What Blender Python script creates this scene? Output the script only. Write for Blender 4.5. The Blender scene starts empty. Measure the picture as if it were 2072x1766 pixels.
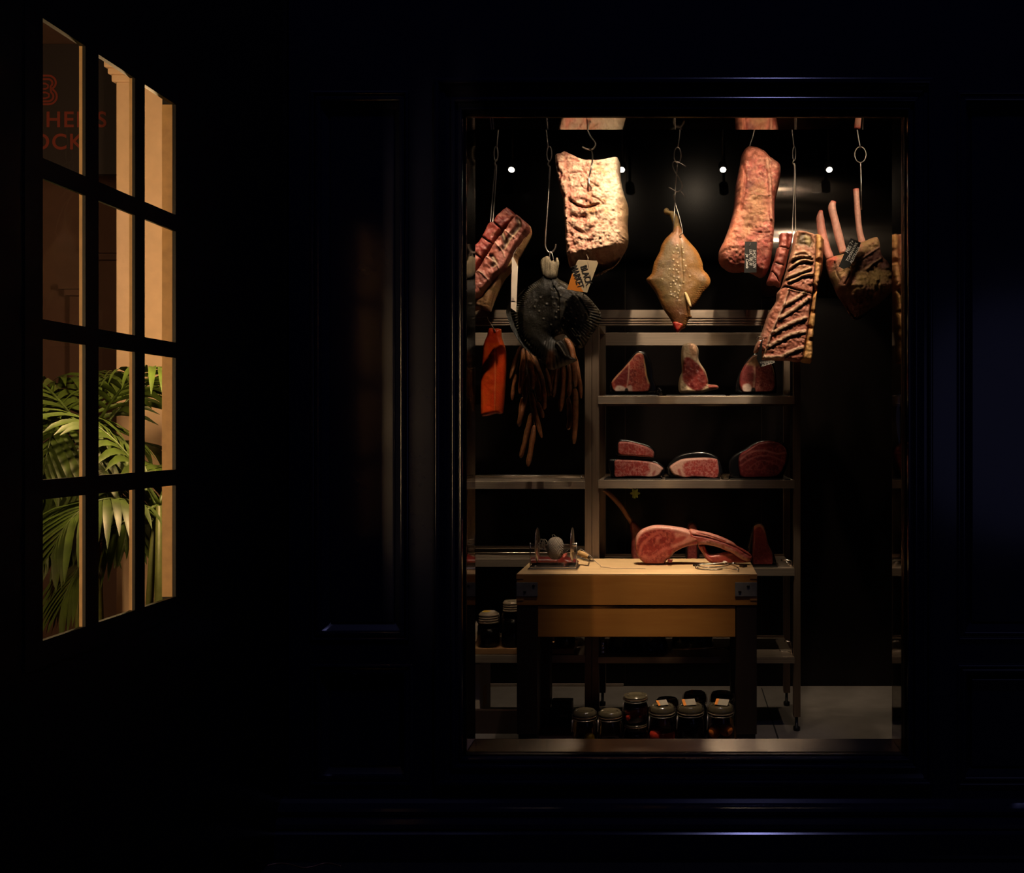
import bpy, bmesh, math, random
import numpy as np
from mathutils import Vector, Matrix

random.seed(7)
np.random.seed(7)
scene = bpy.context.scene
COL = scene.collection
PI = math.pi

# ------------------------------------------------------------------ camera, world, exposure
F = 1905.0            # focal length in pixels of the 2072 px wide frame
CZ = 1.566            # eye height
UX, VY = 1370.0, 871.0  # principal point of the (cropped) photograph
cam_d = bpy.data.cameras.new('camera')
cam = bpy.data.objects.new('camera', cam_d)
COL.objects.link(cam)
cam.location = (0, 0, CZ)
cam.rotation_euler = (PI / 2, 0, 0)
cam_d.sensor_fit = 'HORIZONTAL'
cam_d.sensor_width = 36.0
cam_d.lens = 36.0 * F / 2072.0
cam_d.shift_x = (1036.0 - UX) / 2072.0
cam_d.shift_y = -(883.0 - VY) / 2072.0
cam_d.clip_start = 0.05
scene.camera = cam

world = bpy.data.worlds.new('night')
scene.world = world
world.use_nodes = True
bg = world.node_tree.nodes['Background']
bg.inputs[0].default_value = (0.25, 0.3, 1.0, 1)
bg.inputs[1].default_value = 0.0022

vs = scene.view_settings
scene.display_settings.display_device = 'sRGB'
vs.view_transform = 'Standard'
vs.look = 'None'
vs.exposure = 0.0
vs.gamma = 1.0
vs.use_curve_mapping = False
cy = scene.cycles
cy.use_denoising = True
cy.max_bounces = 9
cy.diffuse_bounces = 3
cy.glossy_bounces = 5
cy.transmission_bounces = 6
cy.transparent_max_bounces = 24
cy.caustics_reflective = False
cy.caustics_refractive = False
cy.sample_clamp_indirect = 3.0

# street light high above, plus an added unseen glow standing for the street scene: the faint cool sheen on the shop front
def point_light(name, loc, power, color, size):
    l = bpy.data.lights.new(name, 'POINT')
    l.energy = power
    l.color = color
    l.shadow_soft_size = size
    o = bpy.data.objects.new(name, l)
    o.location = loc
    COL.objects.link(o)
    return o
point_light('street_sheen_light', (0.9, 0.8, 8.0), 130.0, (0.42, 0.42, 1.0), 0.25)
point_light('street_sheen_light', (3.6, -2.6, 1.7), 9.0, (0.45, 0.45, 1.0), 1.3)

# warm room spotlights, unseen, with fills added for jars, hooks, floor and back wall: (x, y, z) -> target, power, cone, blend
WARM = (1.0, 0.77, 0.54)
LY, LZ = 3.93, 3.15
KEY_FILLS = [
    ((-0.84, LY, LZ), (-0.95, 4.62, 2.45), 24, 24, 0.6),
    ((-0.26, LY, LZ), (-0.42, 4.58, 2.66), 50, 40, 0.5),
    ((0.02, LY, LZ), (0.01, 4.6, 2.3), 13, 34, 0.7),
    ((0.36, LY, LZ), (0.36, 4.62, 2.62), 36, 36, 0.7),
    ((0.60, LY, LZ), (0.56, 4.62, 2.2), 55, 36, 0.6),
    ((0.98, LY, LZ), (0.92, 4.62, 2.62), 30, 30, 0.25),
    ((-0.05, LY, LZ), (-0.18, 4.62, 0.92), 250, 26, 0.8),
    ((0.25, LY, LZ), (0.10, 4.95, 1.92), 88, 30, 0.8),
    ((-0.90, LY, LZ), (-0.94, 4.85, 1.6), 52, 36, 0.7),
    ((0.05, LY, LZ), (0.0, 4.25, 0.18), 150, 20, 0.9),
    ((0.75, LY, LZ), (0.8, 4.75, 0.0), 9, 34, 0.6),
    ((-0.55, LY, 3.5), (-0.6, 4.62, 2.95), 7, 70, 0.8),
    ((0.15, LY, 3.5), (0.2, 4.62, 2.95), 5, 80, 0.8),
    ((0.75, LY, 3.5), (0.75, 4.62, 2.95), 4.5, 60, 0.8),
    ((-0.58, LY, LZ), (-0.58, 3.70, 0.33), 48, 9, 0.6),
    ((0.30, LY, LZ), (0.30, 3.70, 0.33), 70, 9, 0.6),
    ((0.51, LY, LZ), (0.51, 3.70, 0.33), 60, 9, 0.6),
    ((0.86, LY, 3.10), (1.0, 5.77, 2.72), 8, 34, 0.7),
    ((-0.26, LY + 0.03, LZ), (-0.42, 4.62, 2.1), 40, 74, 1.0),
    ((0.45, LY, LZ), (0.4, 4.62, 2.1), 30, 80, 1.0),
]

# ------------------------------------------------------------------ helpers
def P(px, py, Y):
    return Vector(((px - UX) * Y / F, Y, CZ - (py - VY) * Y / F))
def X(px, Y):
    return (px - UX) * Y / F
def Z(py, Y):
    return CZ - (py - VY) * Y / F
def zr(x0, y0, s):
    return lambda pts: [(x0 + x / s, y0 + y / s) for x, y in pts]
Z3 = zr(900, 200, 3.68)
Z4 = zr(1250, 200, 3.532)
Z5 = zr(1420, 200, 3.154)
Z6 = zr(930, 600, 4.4147)
Z7 = zr(1180, 620, 4.504)
Z8 = zr(1020, 960, 3.342)
ZB = zr(1110, 300, 5.696)      # brisket close-up
ZT = zr(1010, 500, 6.541)      # turbot close-up
ZR = zr(1500, 460, 5.887)      # rib slab close-up
ZK = zr(1640, 370, 6.09)       # tomahawk rack close-up
ZS = zr(1260, 1050, 5.755)     # steak on the block close-up
ZW = zr(1060, 1050, 7.967)     # twine stand close-up

WL = {}
def wl(o):
    return WL.get(o.name, Vector((0, 0, 0))) if o is not None else Vector((0, 0, 0))

def finish(name, me, mat, parent=None, origin=None, smooth=False):
    o = bpy.data.objects.new(name, me)
    COL.objects.link(o)
    if origin is None:
        if parent is not None:
            origin = wl(parent)
        else:
            co = np.empty(3 * len(me.vertices), dtype=np.float32)
            me.vertices.foreach_get('co', co)
            co = co.reshape(-1, 3)
            lo, hi = co.min(0), co.max(0)
            origin = Vector((float(lo[0] + hi[0]) / 2, float(lo[1] + hi[1]) / 2, float(lo[2])))
    origin = Vector(origin)
    me.transform(Matrix.Translation(-origin))
    WL[o.name] = origin
    if parent is not None:
        o.parent = parent
        o.location = origin - wl(parent)
    else:
        o.location = origin
    if mat is not None:
        me.materials.append(mat)
    if smooth:
        me.polygons.foreach_set('use_smooth', [True] * len(me.polygons))
    me.update()
    return o

def mesh(name, V, Fc, mat, parent=None, smooth=False, col=None, origin=None):
    me = bpy.data.meshes.new(name)
    me.from_pydata([tuple(v) for v in V], [], [tuple(f) for f in Fc])
    if col is not None:
        a = me.color_attributes.new('Col', 'FLOAT_COLOR', 'POINT')
        c = np.ones((len(V), 4), dtype=np.float32)
        c[:, :3] = col
        a.data.foreach_set('color', c.ravel())
    return finish(name, me, mat, parent, origin, smooth)

def from_bm(name, bm, mat, parent=None, smooth=False, origin=None, recalc=True):
    if recalc:
        bmesh.ops.recalc_face_normals(bm, faces=bm.faces[:])
    me = bpy.data.meshes.new(name)
    bm.to_mesh(me)
    bm.free()
    return finish(name, me, mat, parent, origin, smooth)

def tag(o, label, cat, group=None, kind=None):
    o['label'] = label
    o['category'] = cat
    if group:
        o['group'] = group
    if kind:
        o['kind'] = kind
    return o

def thing(name, label, cat, loc, group=None):
    o = bpy.data.objects.new(name, None)
    COL.objects.link(o)
    o.empty_display_size = 0.05
    o.location = loc
    WL[o.name] = Vector(loc)
    return tag(o, label, cat, group)

def struct(o, label=None):
    o['kind'] = 'structure'
    if label:
        o['label'] = label
    return o

def add_box(bm, x0, x1, y0, y1, z0, z1, bev=0.0, seg=2):
    vs_ = [bm.verts.new((x, y, z)) for z in (z0, z1) for y in (y0, y1) for x in (x0, x1)]
    q = [(0, 1, 3, 2), (4, 6, 7, 5), (0, 4, 5, 1), (1, 5, 7, 3), (3, 7, 6, 2), (2, 6, 4, 0)]
    fs = [bm.faces.new([vs_[i] for i in f]) for f in q]
    bmesh.ops.recalc_face_normals(bm, faces=fs)
    if bev > 0:
        es = list({e for f in fs for e in f.edges})
        bmesh.ops.bevel(bm, geom=es, offset=bev, segments=seg, affect='EDGES', profile=0.5)

def box(name, x0, x1, y0, y1, z0, z1, mat, parent=None, bev=0.0, seg=2, origin=None):
    bm = bmesh.new()
    add_box(bm, min(x0, x1), max(x0, x1), min(y0, y1), max(y0, y1), min(z0, z1), max(z0, z1), bev, seg)
    return from_bm(name, bm, mat, parent, False, origin, recalc=False)

def boxes(name, lst, mat, parent=None, bev=0.0):
    bm = bmesh.new()
    for b in lst:
        add_box(bm, *b, bev)
    return from_bm(name, bm, mat, parent, recalc=False)

def catmull(pts, n=6, closed=False):
    pts = [Vector(p) for p in pts]
    out = []
    m = len(pts)
    rng = range(m) if closed else range(m - 1)
    for i in rng:
        if closed:
            p0, p1, p2, p3 = pts[(i - 1) % m], pts[i], pts[(i + 1) % m], pts[(i + 2) % m]
        else:
            p0, p1, p2, p3 = pts[max(i - 1, 0)], pts[i], pts[i + 1], pts[min(i + 2, m - 1)]
        for k in range(n):
            t = k / n
            out.append(0.5 * ((2 * p1) + (p2 - p0) * t + (2 * p0 - 5 * p1 + 4 * p2 - p3) * t * t + (3 * p1 - p0 - 3 * p2 + p3) * t ** 3))
    if not closed:
        out.append(pts[-1])
    return out

def tube_data(pts, r, segs=8, cap=True, V=None, Fc=None):
    pts = [Vector(p) for p in pts]
    n = len(pts)
    if V is None:
        V, Fc = [], []
    base = len(V)
    rs = r if hasattr(r, '__len__') else [r] * n
    prev = None
    for i, p in enumerate(pts):
        t = (pts[min(i + 1, n - 1)] - pts[max(i - 1, 0)])
        if t.length < 1e-9:
            t = Vector((0, 0, 1))
        t.normalize()
        if prev is None:
            a = Vector((0, 1, 0)) if abs(t.y) < 0.9 else Vector((1, 0, 0))
            nrm = t.cross(a).normalized()
        else:
            nrm = (prev - t * prev.dot(t))
            nrm = nrm.normalized() if nrm.length > 1e-9 else t.orthogonal().normalized()
        prev = nrm
        b = t.cross(nrm)
        for k in range(segs):
            ang = 2 * PI * k / segs
            V.append(p + (nrm * math.cos(ang) + b * math.sin(ang)) * rs[i])
    for i in range(n - 1):
        for k in range(segs):
            a0 = base + i * segs + k
            a1 = base + i * segs + (k + 1) % segs
            Fc.append((a0, a1, a1 + segs, a0 + segs))
    if cap:
        Fc.append(tuple(base + k for k in reversed(range(segs))))
        Fc.append(tuple(base + (n - 1) * segs + k for k in range(segs)))
    return V, Fc

def tube(name, pts, r, mat, parent=None, segs=8, smooth=True, n=0):
    if n:
        pts = catmull(pts, n)
    V, Fc = tube_data(pts, r, segs)
    return mesh(name, V, Fc, mat, parent, smooth)

def tubes(name, lst, mat, parent=None, segs=8):
    V, Fc = [], []
    for pts, r in lst:
        tube_data(pts, r, segs, True, V, Fc)
    return mesh(name, V, Fc, mat, parent, True)

def lathe(name, prof, c, mat, parent=None, segs=28, smooth=True, axis='Z', autosmooth=False):
    V, Fc = [], []
    n = len(prof)
    for (r, h) in prof:
        for k in range(segs):
            a = 2 * PI * k / segs
            if axis == 'Z':
                V.append((c[0] + r * math.cos(a), c[1] + r * math.sin(a), c[2] + h))
            elif axis == 'X':
                V.append((c[0] + h, c[1] + r * math.cos(a), c[2] + r * math.sin(a)))
            else:
                V.append((c[0] + r * math.cos(a), c[1] + h, c[2] + r * math.sin(a)))
    for i in range(n - 1):
        for k in range(segs):
            a0, a1 = i * segs + k, i * segs + (k + 1) % segs
            Fc.append((a0, a1, a1 + segs, a0 + segs))
    if prof[0][0] > 1e-6:
        Fc.append(tuple(reversed(range(segs))))
    if prof[-1][0] > 1e-6:
        Fc.append(tuple((n - 1) * segs + k for k in range(segs)))
    bm = bmesh.new()
    me = bpy.data.meshes.new(name)
    me.from_pydata([tuple(v) for v in V], [], Fc)
    bm.from_mesh(me)
    bmesh.ops.remove_doubles(bm, verts=bm.verts[:], dist=1e-6)
    return from_bm(name, bm, mat, parent, smooth)

def rings(name, rects, mat, parent=None, cap=False):
    """rects: (x0,x1,z0,z1,Y) loops joined one to the next; the four sides are shaded separately so mitres stay crisp,
    and the profile breaks where it turns by more than 40 degrees."""
    V, Fc = [], []
    n = len(rects)
    dirs = [Vector((rects[i + 1][0] - rects[i][0], rects[i + 1][4] - rects[i][4])) for i in range(n - 1)]
    for k in range(4):
        prev = None
        for i in range(n - 1):
            c = []
            for (x0, x1, z0, z1, Y) in rects[i:i + 2]:
                q = [(x0, Y, z0), (x1, Y, z0), (x1, Y, z1), (x0, Y, z1)]
                c.append((q[k], q[(k + 1) % 4]))
            sharp = i == 0 or dirs[i].length < 1e-7 or dirs[i - 1].length < 1e-7 or dirs[i].angle(dirs[i - 1]) > math.radians(40)
            if prev is None or sharp:
                prev = len(V)
                V += [c[0][0], c[0][1]]
            b = len(V)
            V += [c[1][0], c[1][1]]
            Fc.append((prev, prev + 1, b + 1, b))
            prev = b
    nf = len(Fc)
    if cap:
        x0, x1, z0, z1, Y = rects[-1]
        b = len(V)
        V += [(x0, Y, z0), (x1, Y, z0), (x1, Y, z1), (x0, Y, z1)]
        Fc.append((b, b + 1, b + 2, b + 3))
    o = mesh(name, V, Fc, mat, parent)
    o.data.polygons.foreach_set('use_smooth', [True] * nf + [False] * (len(Fc) - nf))
    return o

def extrude_x(name, prof, x0, x1, mat, parent=None):
    """prof: closed list of (Y,z)."""
    n = len(prof)
    V = [(x0, y, z) for y, z in prof] + [(x1, y, z) for y, z in prof]
    Fc = [(i, (i + 1) % n, n + (i + 1) % n, n + i) for i in range(n)]
    Fc += [tuple(range(n)), tuple(n + i for i in reversed(range(n)))]
    bm = bmesh.new()
    me = bpy.data.meshes.new(name)
    me.from_pydata(V, [], Fc)
    bm.from_mesh(me)
    return from_bm(name, bm, mat, parent)

def copy_tree(o, parent=None, shift=(0, 0, 0)):
    c = o.copy()
    COL.objects.link(c)
    WL[c.name] = wl(o) + Vector(shift)
    if parent is not None:
        c.parent = parent
    else:
        c.location = o.location + Vector(shift)
    for ch in list(o.children):
        copy_tree(ch, c, shift)
    return c

def text(name, body, size, loc, mat, parent, ang=0.0, yaw=0.0, bold=0.0, space=1.0, line=1.0, align='CENTER', shear=0.0, sx=1.0):
    cu = bpy.data.curves.new(name, 'FONT')
    cu.body = body
    cu.size = size
    cu.align_x = align
    cu.align_y = 'CENTER'
    cu.extrude = 0.0004
    cu.offset = bold
    cu.space_character = space
    cu.space_line = line
    cu.shear = shear
    cu.materials.append(mat)
    t = bpy.data.objects.new(name, cu)
    COL.objects.link(t)
    me = bpy.data.meshes.new_from_object(t.evaluated_get(bpy.context.evaluated_depsgraph_get()))
    bpy.data.objects.remove(t)
    R = Matrix.Rotation(yaw, 4, 'Z') @ Matrix.Rotation(PI / 2, 4, 'X') @ Matrix.Rotation(ang, 4, 'Z') @ Matrix.Diagonal((sx, 1, 1, 1))
    me.transform(Matrix.Translation(Vector(loc)) @ R)
    return finish(name, me, None, parent)

# ------------------------------------------------------------------ noise
_T = {}
def _tab(seed):
    if seed not in _T:
        _T[seed] = np.random.RandomState(seed).rand(256, 256)
    return _T[seed]
def vnoise(x, y, seed=0):
    T = _tab(seed)
    xi, yi = np.floor(x).astype(int), np.floor(y).astype(int)
    fx, fy = x - xi, y - yi
    fx, fy = fx * fx * (3 - 2 * fx), fy * fy * (3 - 2 * fy)
    a = T[xi % 256, yi % 256]; b = T[(xi + 1) % 256, yi % 256]
    c = T[xi % 256, (yi + 1) % 256]; d = T[(xi + 1) % 256, (yi + 1) % 256]
    return (a * (1 - fx) + b * fx) * (1 - fy) + (c * (1 - fx) + d * fx) * fy
def fbm(x, y, sc, octv=4, seed=0, sy=None):
    sy = sy or sc
    s, amp, tot, f = 0, 1, 0, 1
    for o_ in range(octv):
        s = s + amp * vnoise(x / sc * f + 17.3 * o_, y / sy * f + 5.1 * o_, seed + o_)
        tot += amp; amp *= 0.5; f *= 2.03
    return s / tot
def ridge(x, y, sc, octv=3, seed=0, sy=None):
    return 1 - np.abs(2 * fbm(x, y, sc, octv, seed, sy) - 1)
def sstep(a, b, x):
    t = np.clip((x - a) / (b - a), 0, 1)
    return t * t * (3 - 2 * t)

def seg_dist(U, V, pts, closed=False):
    d = np.full(U.shape, 1e9)
    n = len(pts)
    near = np.zeros((len(U), 2))
    for i in range(n if closed else n - 1):
        x0, y0 = pts[i][0], pts[i][1]
        x1, y1 = pts[(i + 1) % n][0], pts[(i + 1) % n][1]
        dx, dy = x1 - x0, y1 - y0
        L = dx * dx + dy * dy + 1e-12
        t = np.clip(((U - x0) * dx + (V - y0) * dy) / L, 0, 1)
        qx, qy = x0 + t * dx, y0 + t * dy
        dd = (U - qx) ** 2 + (V - qy) ** 2
        m = dd < d
        d[m] = dd[m]
        near[m, 0] = qx[m]; near[m, 1] = qy[m]
    return np.sqrt(d), near

def inside(U, V, pts):
    r = np.zeros(U.shape, bool)
    n = len(pts)
    for i in range(n):
        x0, y0 = pts[i][0], pts[i][1]
        x1, y1 = pts[(i + 1) % n][0], pts[(i + 1) % n][1]
        if y0 == y1:
            continue
        c = ((y0 > V) != (y1 > V)) & (U < (x1 - x0) * (V - y0) / (y1 - y0) + x0)
        r ^= c
    return r

class Slab:
    """A solid built over an outline: a rounded front relief, a rounded back and a closed rim."""
    def __init__(s, poly, Y, front, back, r, step=2.0, smooth=5, tilt=(0, 0), jitter=0.0, seed=1, power=2.0):
        pts = [(p[0], p[1], 0) for p in poly]
        pts = [(p.x, p.y) for p in catmull(pts, smooth, True)] if smooth else [(p[0], p[1]) for p in pts]
        if jitter:
            rr = np.array(pts)
            k = np.arange(len(rr))
            n1 = fbm(rr[:, 0], rr[:, 1], 7.0, 3, seed + 50) - 0.5
            n2 = fbm(rr[:, 0], rr[:, 1], 7.0, 3, seed + 60) - 0.5
            rr[:, 0] += n1 * jitter * 2; rr[:, 1] += n2 * jitter * 2
            pts = [tuple(p) for p in rr]
        s.pts = pts
        A = np.array(pts)
        x0, y0 = A.min(0) - step; x1, y1 = A.max(0) + step
        us = np.arange(x0, x1 + step, step); vs_ = np.arange(y0, y1 + step, step)
        UU, VV = np.meshgrid(us, vs_, indexing='ij')
        ins = inside(UU.ravel(), VV.ravel(), pts).reshape(UU.shape)
        cell = ins[:-1, :-1] & ins[1:, :-1] & ins[:-1, 1:] & ins[1:, 1:]
        used = np.zeros(UU.shape, bool)
        used[:-1, :-1] |= cell; used[1:, :-1] |= cell; used[:-1, 1:] |= cell; used[1:, 1:] |= cell
        full = np.zeros(UU.shape, int)
        full[:-1, :-1] += cell; full[1:, :-1] += cell; full[:-1, 1:] += cell; full[1:, 1:] += cell
        rim = used & (full < 4)
        idx = -np.ones(UU.shape, int)
        idx[used] = np.arange(used.sum())
        ci, cj = np.nonzero(cell)
        s.quads = np.stack([idx[ci, cj], idx[ci, cj + 1], idx[ci + 1, cj + 1], idx[ci + 1, cj]], 1)
        s.U, s.V = UU[used].copy(), VV[used].copy()
        s.rim = rim[used]
        d, near = seg_dist(s.U, s.V, pts, True)
        s.U[s.rim] = near[s.rim, 0]; s.V[s.rim] = near[s.rim, 1]
        d[s.rim] = 0
        s.D = d
        s.Y = Y; s.front = front; s.back = back; s.tilt = tilt
        t = np.clip(d / r, 0, 1)
        s.prof = (1 - (1 - t) ** power) ** (1.0 / power)
        s.H = front * s.prof
        s.B = back * s.prof
        s.C = np.tile(np.array([[0.4, 0.1, 0.08]]), (len(s.U), 1))
    def mix(s, col, m):
        m = np.clip(m, 0, 1)[:, None]
        s.C = s.C * (1 - m) + np.array([col]) * m
        return s
    def base(s, col):
        s.C[:] = col
        return s
    def stroke(s, pts, w, col=None, soft=None, a=1.0, h=0.0, n=4):
        pp = [(p.x, p.y) for p in catmull([(p[0], p[1], 0) for p in pts], n)] if n else pts
        d, _ = seg_dist(s.U, s.V, pp)
        soft = soft or w
        m = 1 - sstep(w * 0.5 - soft * 0.3, w * 0.5 + soft * 0.5, d)
        if col is not None:
            s.mix(col, m * a)
        if h:
            s.H = s.H + h * m * np.clip(s.prof * 1.5, 0, 1)
        return m
    def poly(s, pts, col=None, soft=2.0, a=1.0, h=0.0, n=4):
        pp = [(p.x, p.y) for p in catmull([(p[0], p[1], 0) for p in pts], n, True)] if n else pts
        d, _ = seg_dist(s.U, s.V, pp, True)
        d = np.where(inside(s.U, s.V, pp), d, -d)
        m = sstep(-soft, soft, d)
        if col is not None:
            s.mix(col, m * a)
        if h:
            s.H = s.H + h * m * np.clip(s.prof * 1.5, 0, 1)
        return m
    def rough(s, amp, sc, octv=4, seed=3, sy=None):
        amp = amp * 0.9
        s.H = s.H + amp * (fbm(s.U, s.V, sc, octv, seed, sy) - 0.5) * 2 * np.clip(s.prof * 1.3, 0, 1)
        return s
    def plane_y(s):
        uc = s.U.mean(); vc = s.V.mean()
        return s.Y + s.tilt[0] * (s.U - uc) + s.tilt[1] * (s.V - vc)
    def build(s, name, mat, parent=None, floor=None):
        Yp = s.plane_y()
        xx = (s.U - UX) * Yp / F
        zz = CZ - (s.V - VY) * Yp / F
        H = np.where(s.rim, 0.0, s.H)
        if floor is not None:
            zz = np.maximum(zz, floor)
        n = len(xx)
        front = np.stack([xx, Yp - H, zz], 1)
        inner = ~s.rim
        bidx = np.arange(n)
        bidx[inner] = n + np.arange(inner.sum())
        back = np.stack([xx, Yp + s.B, zz], 1)[inner]
        V = np.concatenate([front, back])
        q2 = bidx[s.quads][:, ::-1]
        Fc = np.concatenate([s.quads, q2])
        C = np.clip(np.concatenate([s.C, s.C[inner]]), 0, 1) ** 1.22
        return mesh(name, V.tolist(), Fc.tolist(), mat, parent, True, col=C)

# ------------------------------------------------------------------ materials
def new_mat(name):
    m = bpy.data.materials.new(name)
    m.use_nodes = True
    nt = m.node_tree
    b = nt.nodes['Principled BSDF']
    return m, nt, b
def setp(b, **k):
    for key, v in k.items():
        b.inputs[key.replace('_', ' ')].default_value = v
def tex_obj(nt, scale=(1, 1, 1)):
    tc = nt.nodes.new('ShaderNodeTexCoord')
    mp = nt.nodes.new('ShaderNodeMapping')
    mp.inputs['Scale'].default_value = scale
    nt.links.new(tc.outputs['Object'], mp.inputs['Vector'])
    return mp.outputs['Vector']
def noise(nt, vec, sc, det=4, rough=0.55, dist=0.0):
    n = nt.nodes.new('ShaderNodeTexNoise')
    n.inputs['Scale'].default_value = sc
    n.inputs['Detail'].default_value = det
    n.inputs['Roughness'].default_value = rough
    n.inputs['Distortion'].default_value = dist
    nt.links.new(vec, n.inputs['Vector'])
    return n.outputs['Fac']
def ramp(nt, fac, stops):
    r = nt.nodes.new('ShaderNodeValToRGB')
    el = r.color_ramp.elements
    while len(el) < len(stops):
        el.new(0.5)
    for e, (p, c) in zip(el, stops):
        e.position = p
        e.color = (*c, 1)
    nt.links.new(fac, r.inputs['Fac'])
    return r.outputs['Color']
def bump(nt, b, h, strength, dist=0.01):
    n = nt.nodes.new('ShaderNodeBump')
    n.inputs['Strength'].default_value = strength
    n.inputs['Distance'].default_value = dist
    nt.links.new(h, n.inputs['Height'])
    nt.links.new(n.outputs['Normal'], b.inputs['Normal'])
def simple(name, col, rough=0.5, metal=0.0, var=0.12, sc=30, bmp=0.0, stretch=(1, 1, 1), spec=0.5, coat=0.0):
    m, nt, b = new_mat(name)
    v = tex_obj(nt, stretch)
    f = noise(nt, v, sc)
    lo = tuple(c * (1 - var) for c in col); hi = tuple(min(1, c * (1 + var)) for c in col)
    nt.links.new(ramp(nt, f, [(0.3, lo), (0.7, hi)]), b.inputs['Base Color'])
    setp(b, Roughness=rough, Metallic=metal)
    b.inputs['Specular IOR Level'].default_value = spec
    b.inputs['Coat Weight'].default_value = coat
    if bmp:
        bump(nt, b, noise(nt, v, sc * 3), bmp, 0.004)
    return m
def emit(name, col, s):
    m, nt, b = new_mat(name)
    setp(b, Base_Color=(0.8, 0.8, 0.8, 1))
    b.inputs['Emission Color'].default_value = (*col, 1)
    b.inputs['Emission Strength'].default_value = s
    return m
def painted(name, rough=0.45, var=0.25, sc=90, bmp=0.35, bsc=170, coat=0.0, spec=0.5):
    """surface whose own colours are stored on the mesh, broken up by noise"""
    m, nt, b = new_mat(name)
    at = nt.nodes.new('ShaderNodeVertexColor')
    at.layer_name = 'Col'
    v = tex_obj(nt)
    f = noise(nt, v, sc, 5, 0.65)
    mul = nt.nodes.new('ShaderNodeMixRGB')
    mul.blend_type = 'MULTIPLY'
    mul.inputs['Fac'].default_value = 1.0
    nt.links.new(at.outputs['Color'], mul.inputs['Color1'])
    nt.links.new(ramp(nt, f, [(0.3, (1 - var,) * 3), (0.7, (1 + var * 0.6,) * 3)]), mul.inputs['Color2'])
    nt.links.new(mul.outputs['Color'], b.inputs['Base Color'])
    setp(b, Roughness=rough)
    b.inputs['Specular IOR Level'].default_value = spec
    b.inputs['Coat Weight'].default_value = coat
    b.inputs['Coat Roughness'].default_value = 0.2
    if bmp:
        bump(nt, b, noise(nt, v, bsc, 5, 0.7), bmp, 0.006)
    return m
def thin_glass(name, tint=(1, 1, 1), refl=1.0, rough=0.0):
    m = bpy.data.materials.new(name)
    m.use_nodes = True
    nt = m.node_tree
    nt.nodes.clear()
    out = nt.nodes.new('ShaderNodeOutputMaterial')
    mix = nt.nodes.new('ShaderNodeMixShader')
    fr = nt.nodes.new('ShaderNodeFresnel')
    fr.inputs['IOR'].default_value = 1.45
    ml = nt.nodes.new('ShaderNodeMath'); ml.operation = 'MULTIPLY'
    ml.inputs[1].default_value = refl
    tr = nt.nodes.new('ShaderNodeBsdfTransparent')
    tr.inputs['Color'].default_value = (*tint, 1)
    gl = nt.nodes.new('ShaderNodeBsdfGlossy')
    gl.inputs['Roughness'].default_value = rough
    nt.links.new(fr.outputs[0], ml.inputs[0])
    nt.links.new(ml.outputs[0], mix.inputs['Fac'])
    nt.links.new(tr.outputs[0], mix.inputs[1])
    nt.links.new(gl.outputs[0], mix.inputs[2])
    nt.links.new(mix.outputs[0], out.inputs['Surface'])
    return m
def brushed(name, col, rough, direction, metal=1.0, bmp=0.12):
    """brushed metal; direction scales the grain"""
    m, nt, b = new_mat(name)
    v = tex_obj(nt, direction)
    f = noise(nt, v, 1.0, 3, 0.6)
    lo = tuple(c * 0.85 for c in col); hi = tuple(min(1, c * 1.12) for c in col)
    nt.links.new(ramp(nt, f, [(0.3, lo), (0.7, hi)]), b.inputs['Base Color'])
    setp(b, Roughness=rough, Metallic=metal)
    bump(nt, b, f, bmp, 0.0006)
    return m

def wood(name, c0, c1, sc=(3, 40, 40), rough=0.45):
    m, nt, b = new_mat(name)
    v = tex_obj(nt, sc)
    f = noise(nt, v, 1.0, 5, 0.6, 0.8)
    nt.links.new(ramp(nt, f, [(0.25, c0), (0.75, c1)]), b.inputs['Base Color'])
    setp(b, Roughness=rough)
    bump(nt, b, f, 0.08, 0.002)
    return m

M = {}
M['navy'] = simple('navy_gloss_paint', (0.0070, 0.0088, 0.024), 0.155, 0, 0.08, 6, 0.02)
M['black_wall'] = simple('black_panel', (0.006, 0.0045, 0.004), 0.22, 0.0, 0.2, 3, 0.0, spec=0.22)
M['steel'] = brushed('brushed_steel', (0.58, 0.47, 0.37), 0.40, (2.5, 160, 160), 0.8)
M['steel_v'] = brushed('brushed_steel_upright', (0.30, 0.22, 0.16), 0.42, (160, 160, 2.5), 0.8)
M['mirror'] = brushed('polished_steel_lining', (0.42, 0.37, 0.33), 0.05, (2, 2, 120), 1.0, 0.02)
M['sill'] = brushed('steel_sill', (0.50, 0.42, 0.34), 0.25, (3, 140, 140), 1.0, 0.02)
_b = M['sill'].node_tree.nodes['Principled BSDF']
_b.inputs['Anisotropic'].default_value = 1.0
_b.inputs['Anisotropic Rotation'].default_value = 0.0
_t = M['sill'].node_tree.nodes.new('ShaderNodeTangent')
_t.direction_type = 'RADIAL'; _t.axis = 'X'
M['sill'].node_tree.links.new(_t.outputs['Tangent'], _b.inputs['Tangent'])
M['chrome'] = simple('chrome', (0.66, 0.60, 0.54), 0.24, 1.0, 0.05, 20)
M['wire'] = simple('hook_steel', (0.62, 0.55, 0.48), 0.3, 1.0, 0.05, 20)
M['bronze'] = simple('dark_frame', (0.035, 0.025, 0.020), 0.3, 0.6, 0.1, 20)
M['floor'] = simple('concrete', (0.23, 0.205, 0.185), 0.55, 0, 0.12, 9, 0.05)
M['paving'] = simple('pavement', (0.012, 0.012, 0.016), 0.6, 0, 0.2, 8, 0.1)
M['glass'] = thin_glass('window_glass', (0.97, 0.97, 0.96), 0.35)
M['jar_glass'] = thin_glass('jar_glass', (0.93, 0.92, 0.88), 0.9)
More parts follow.
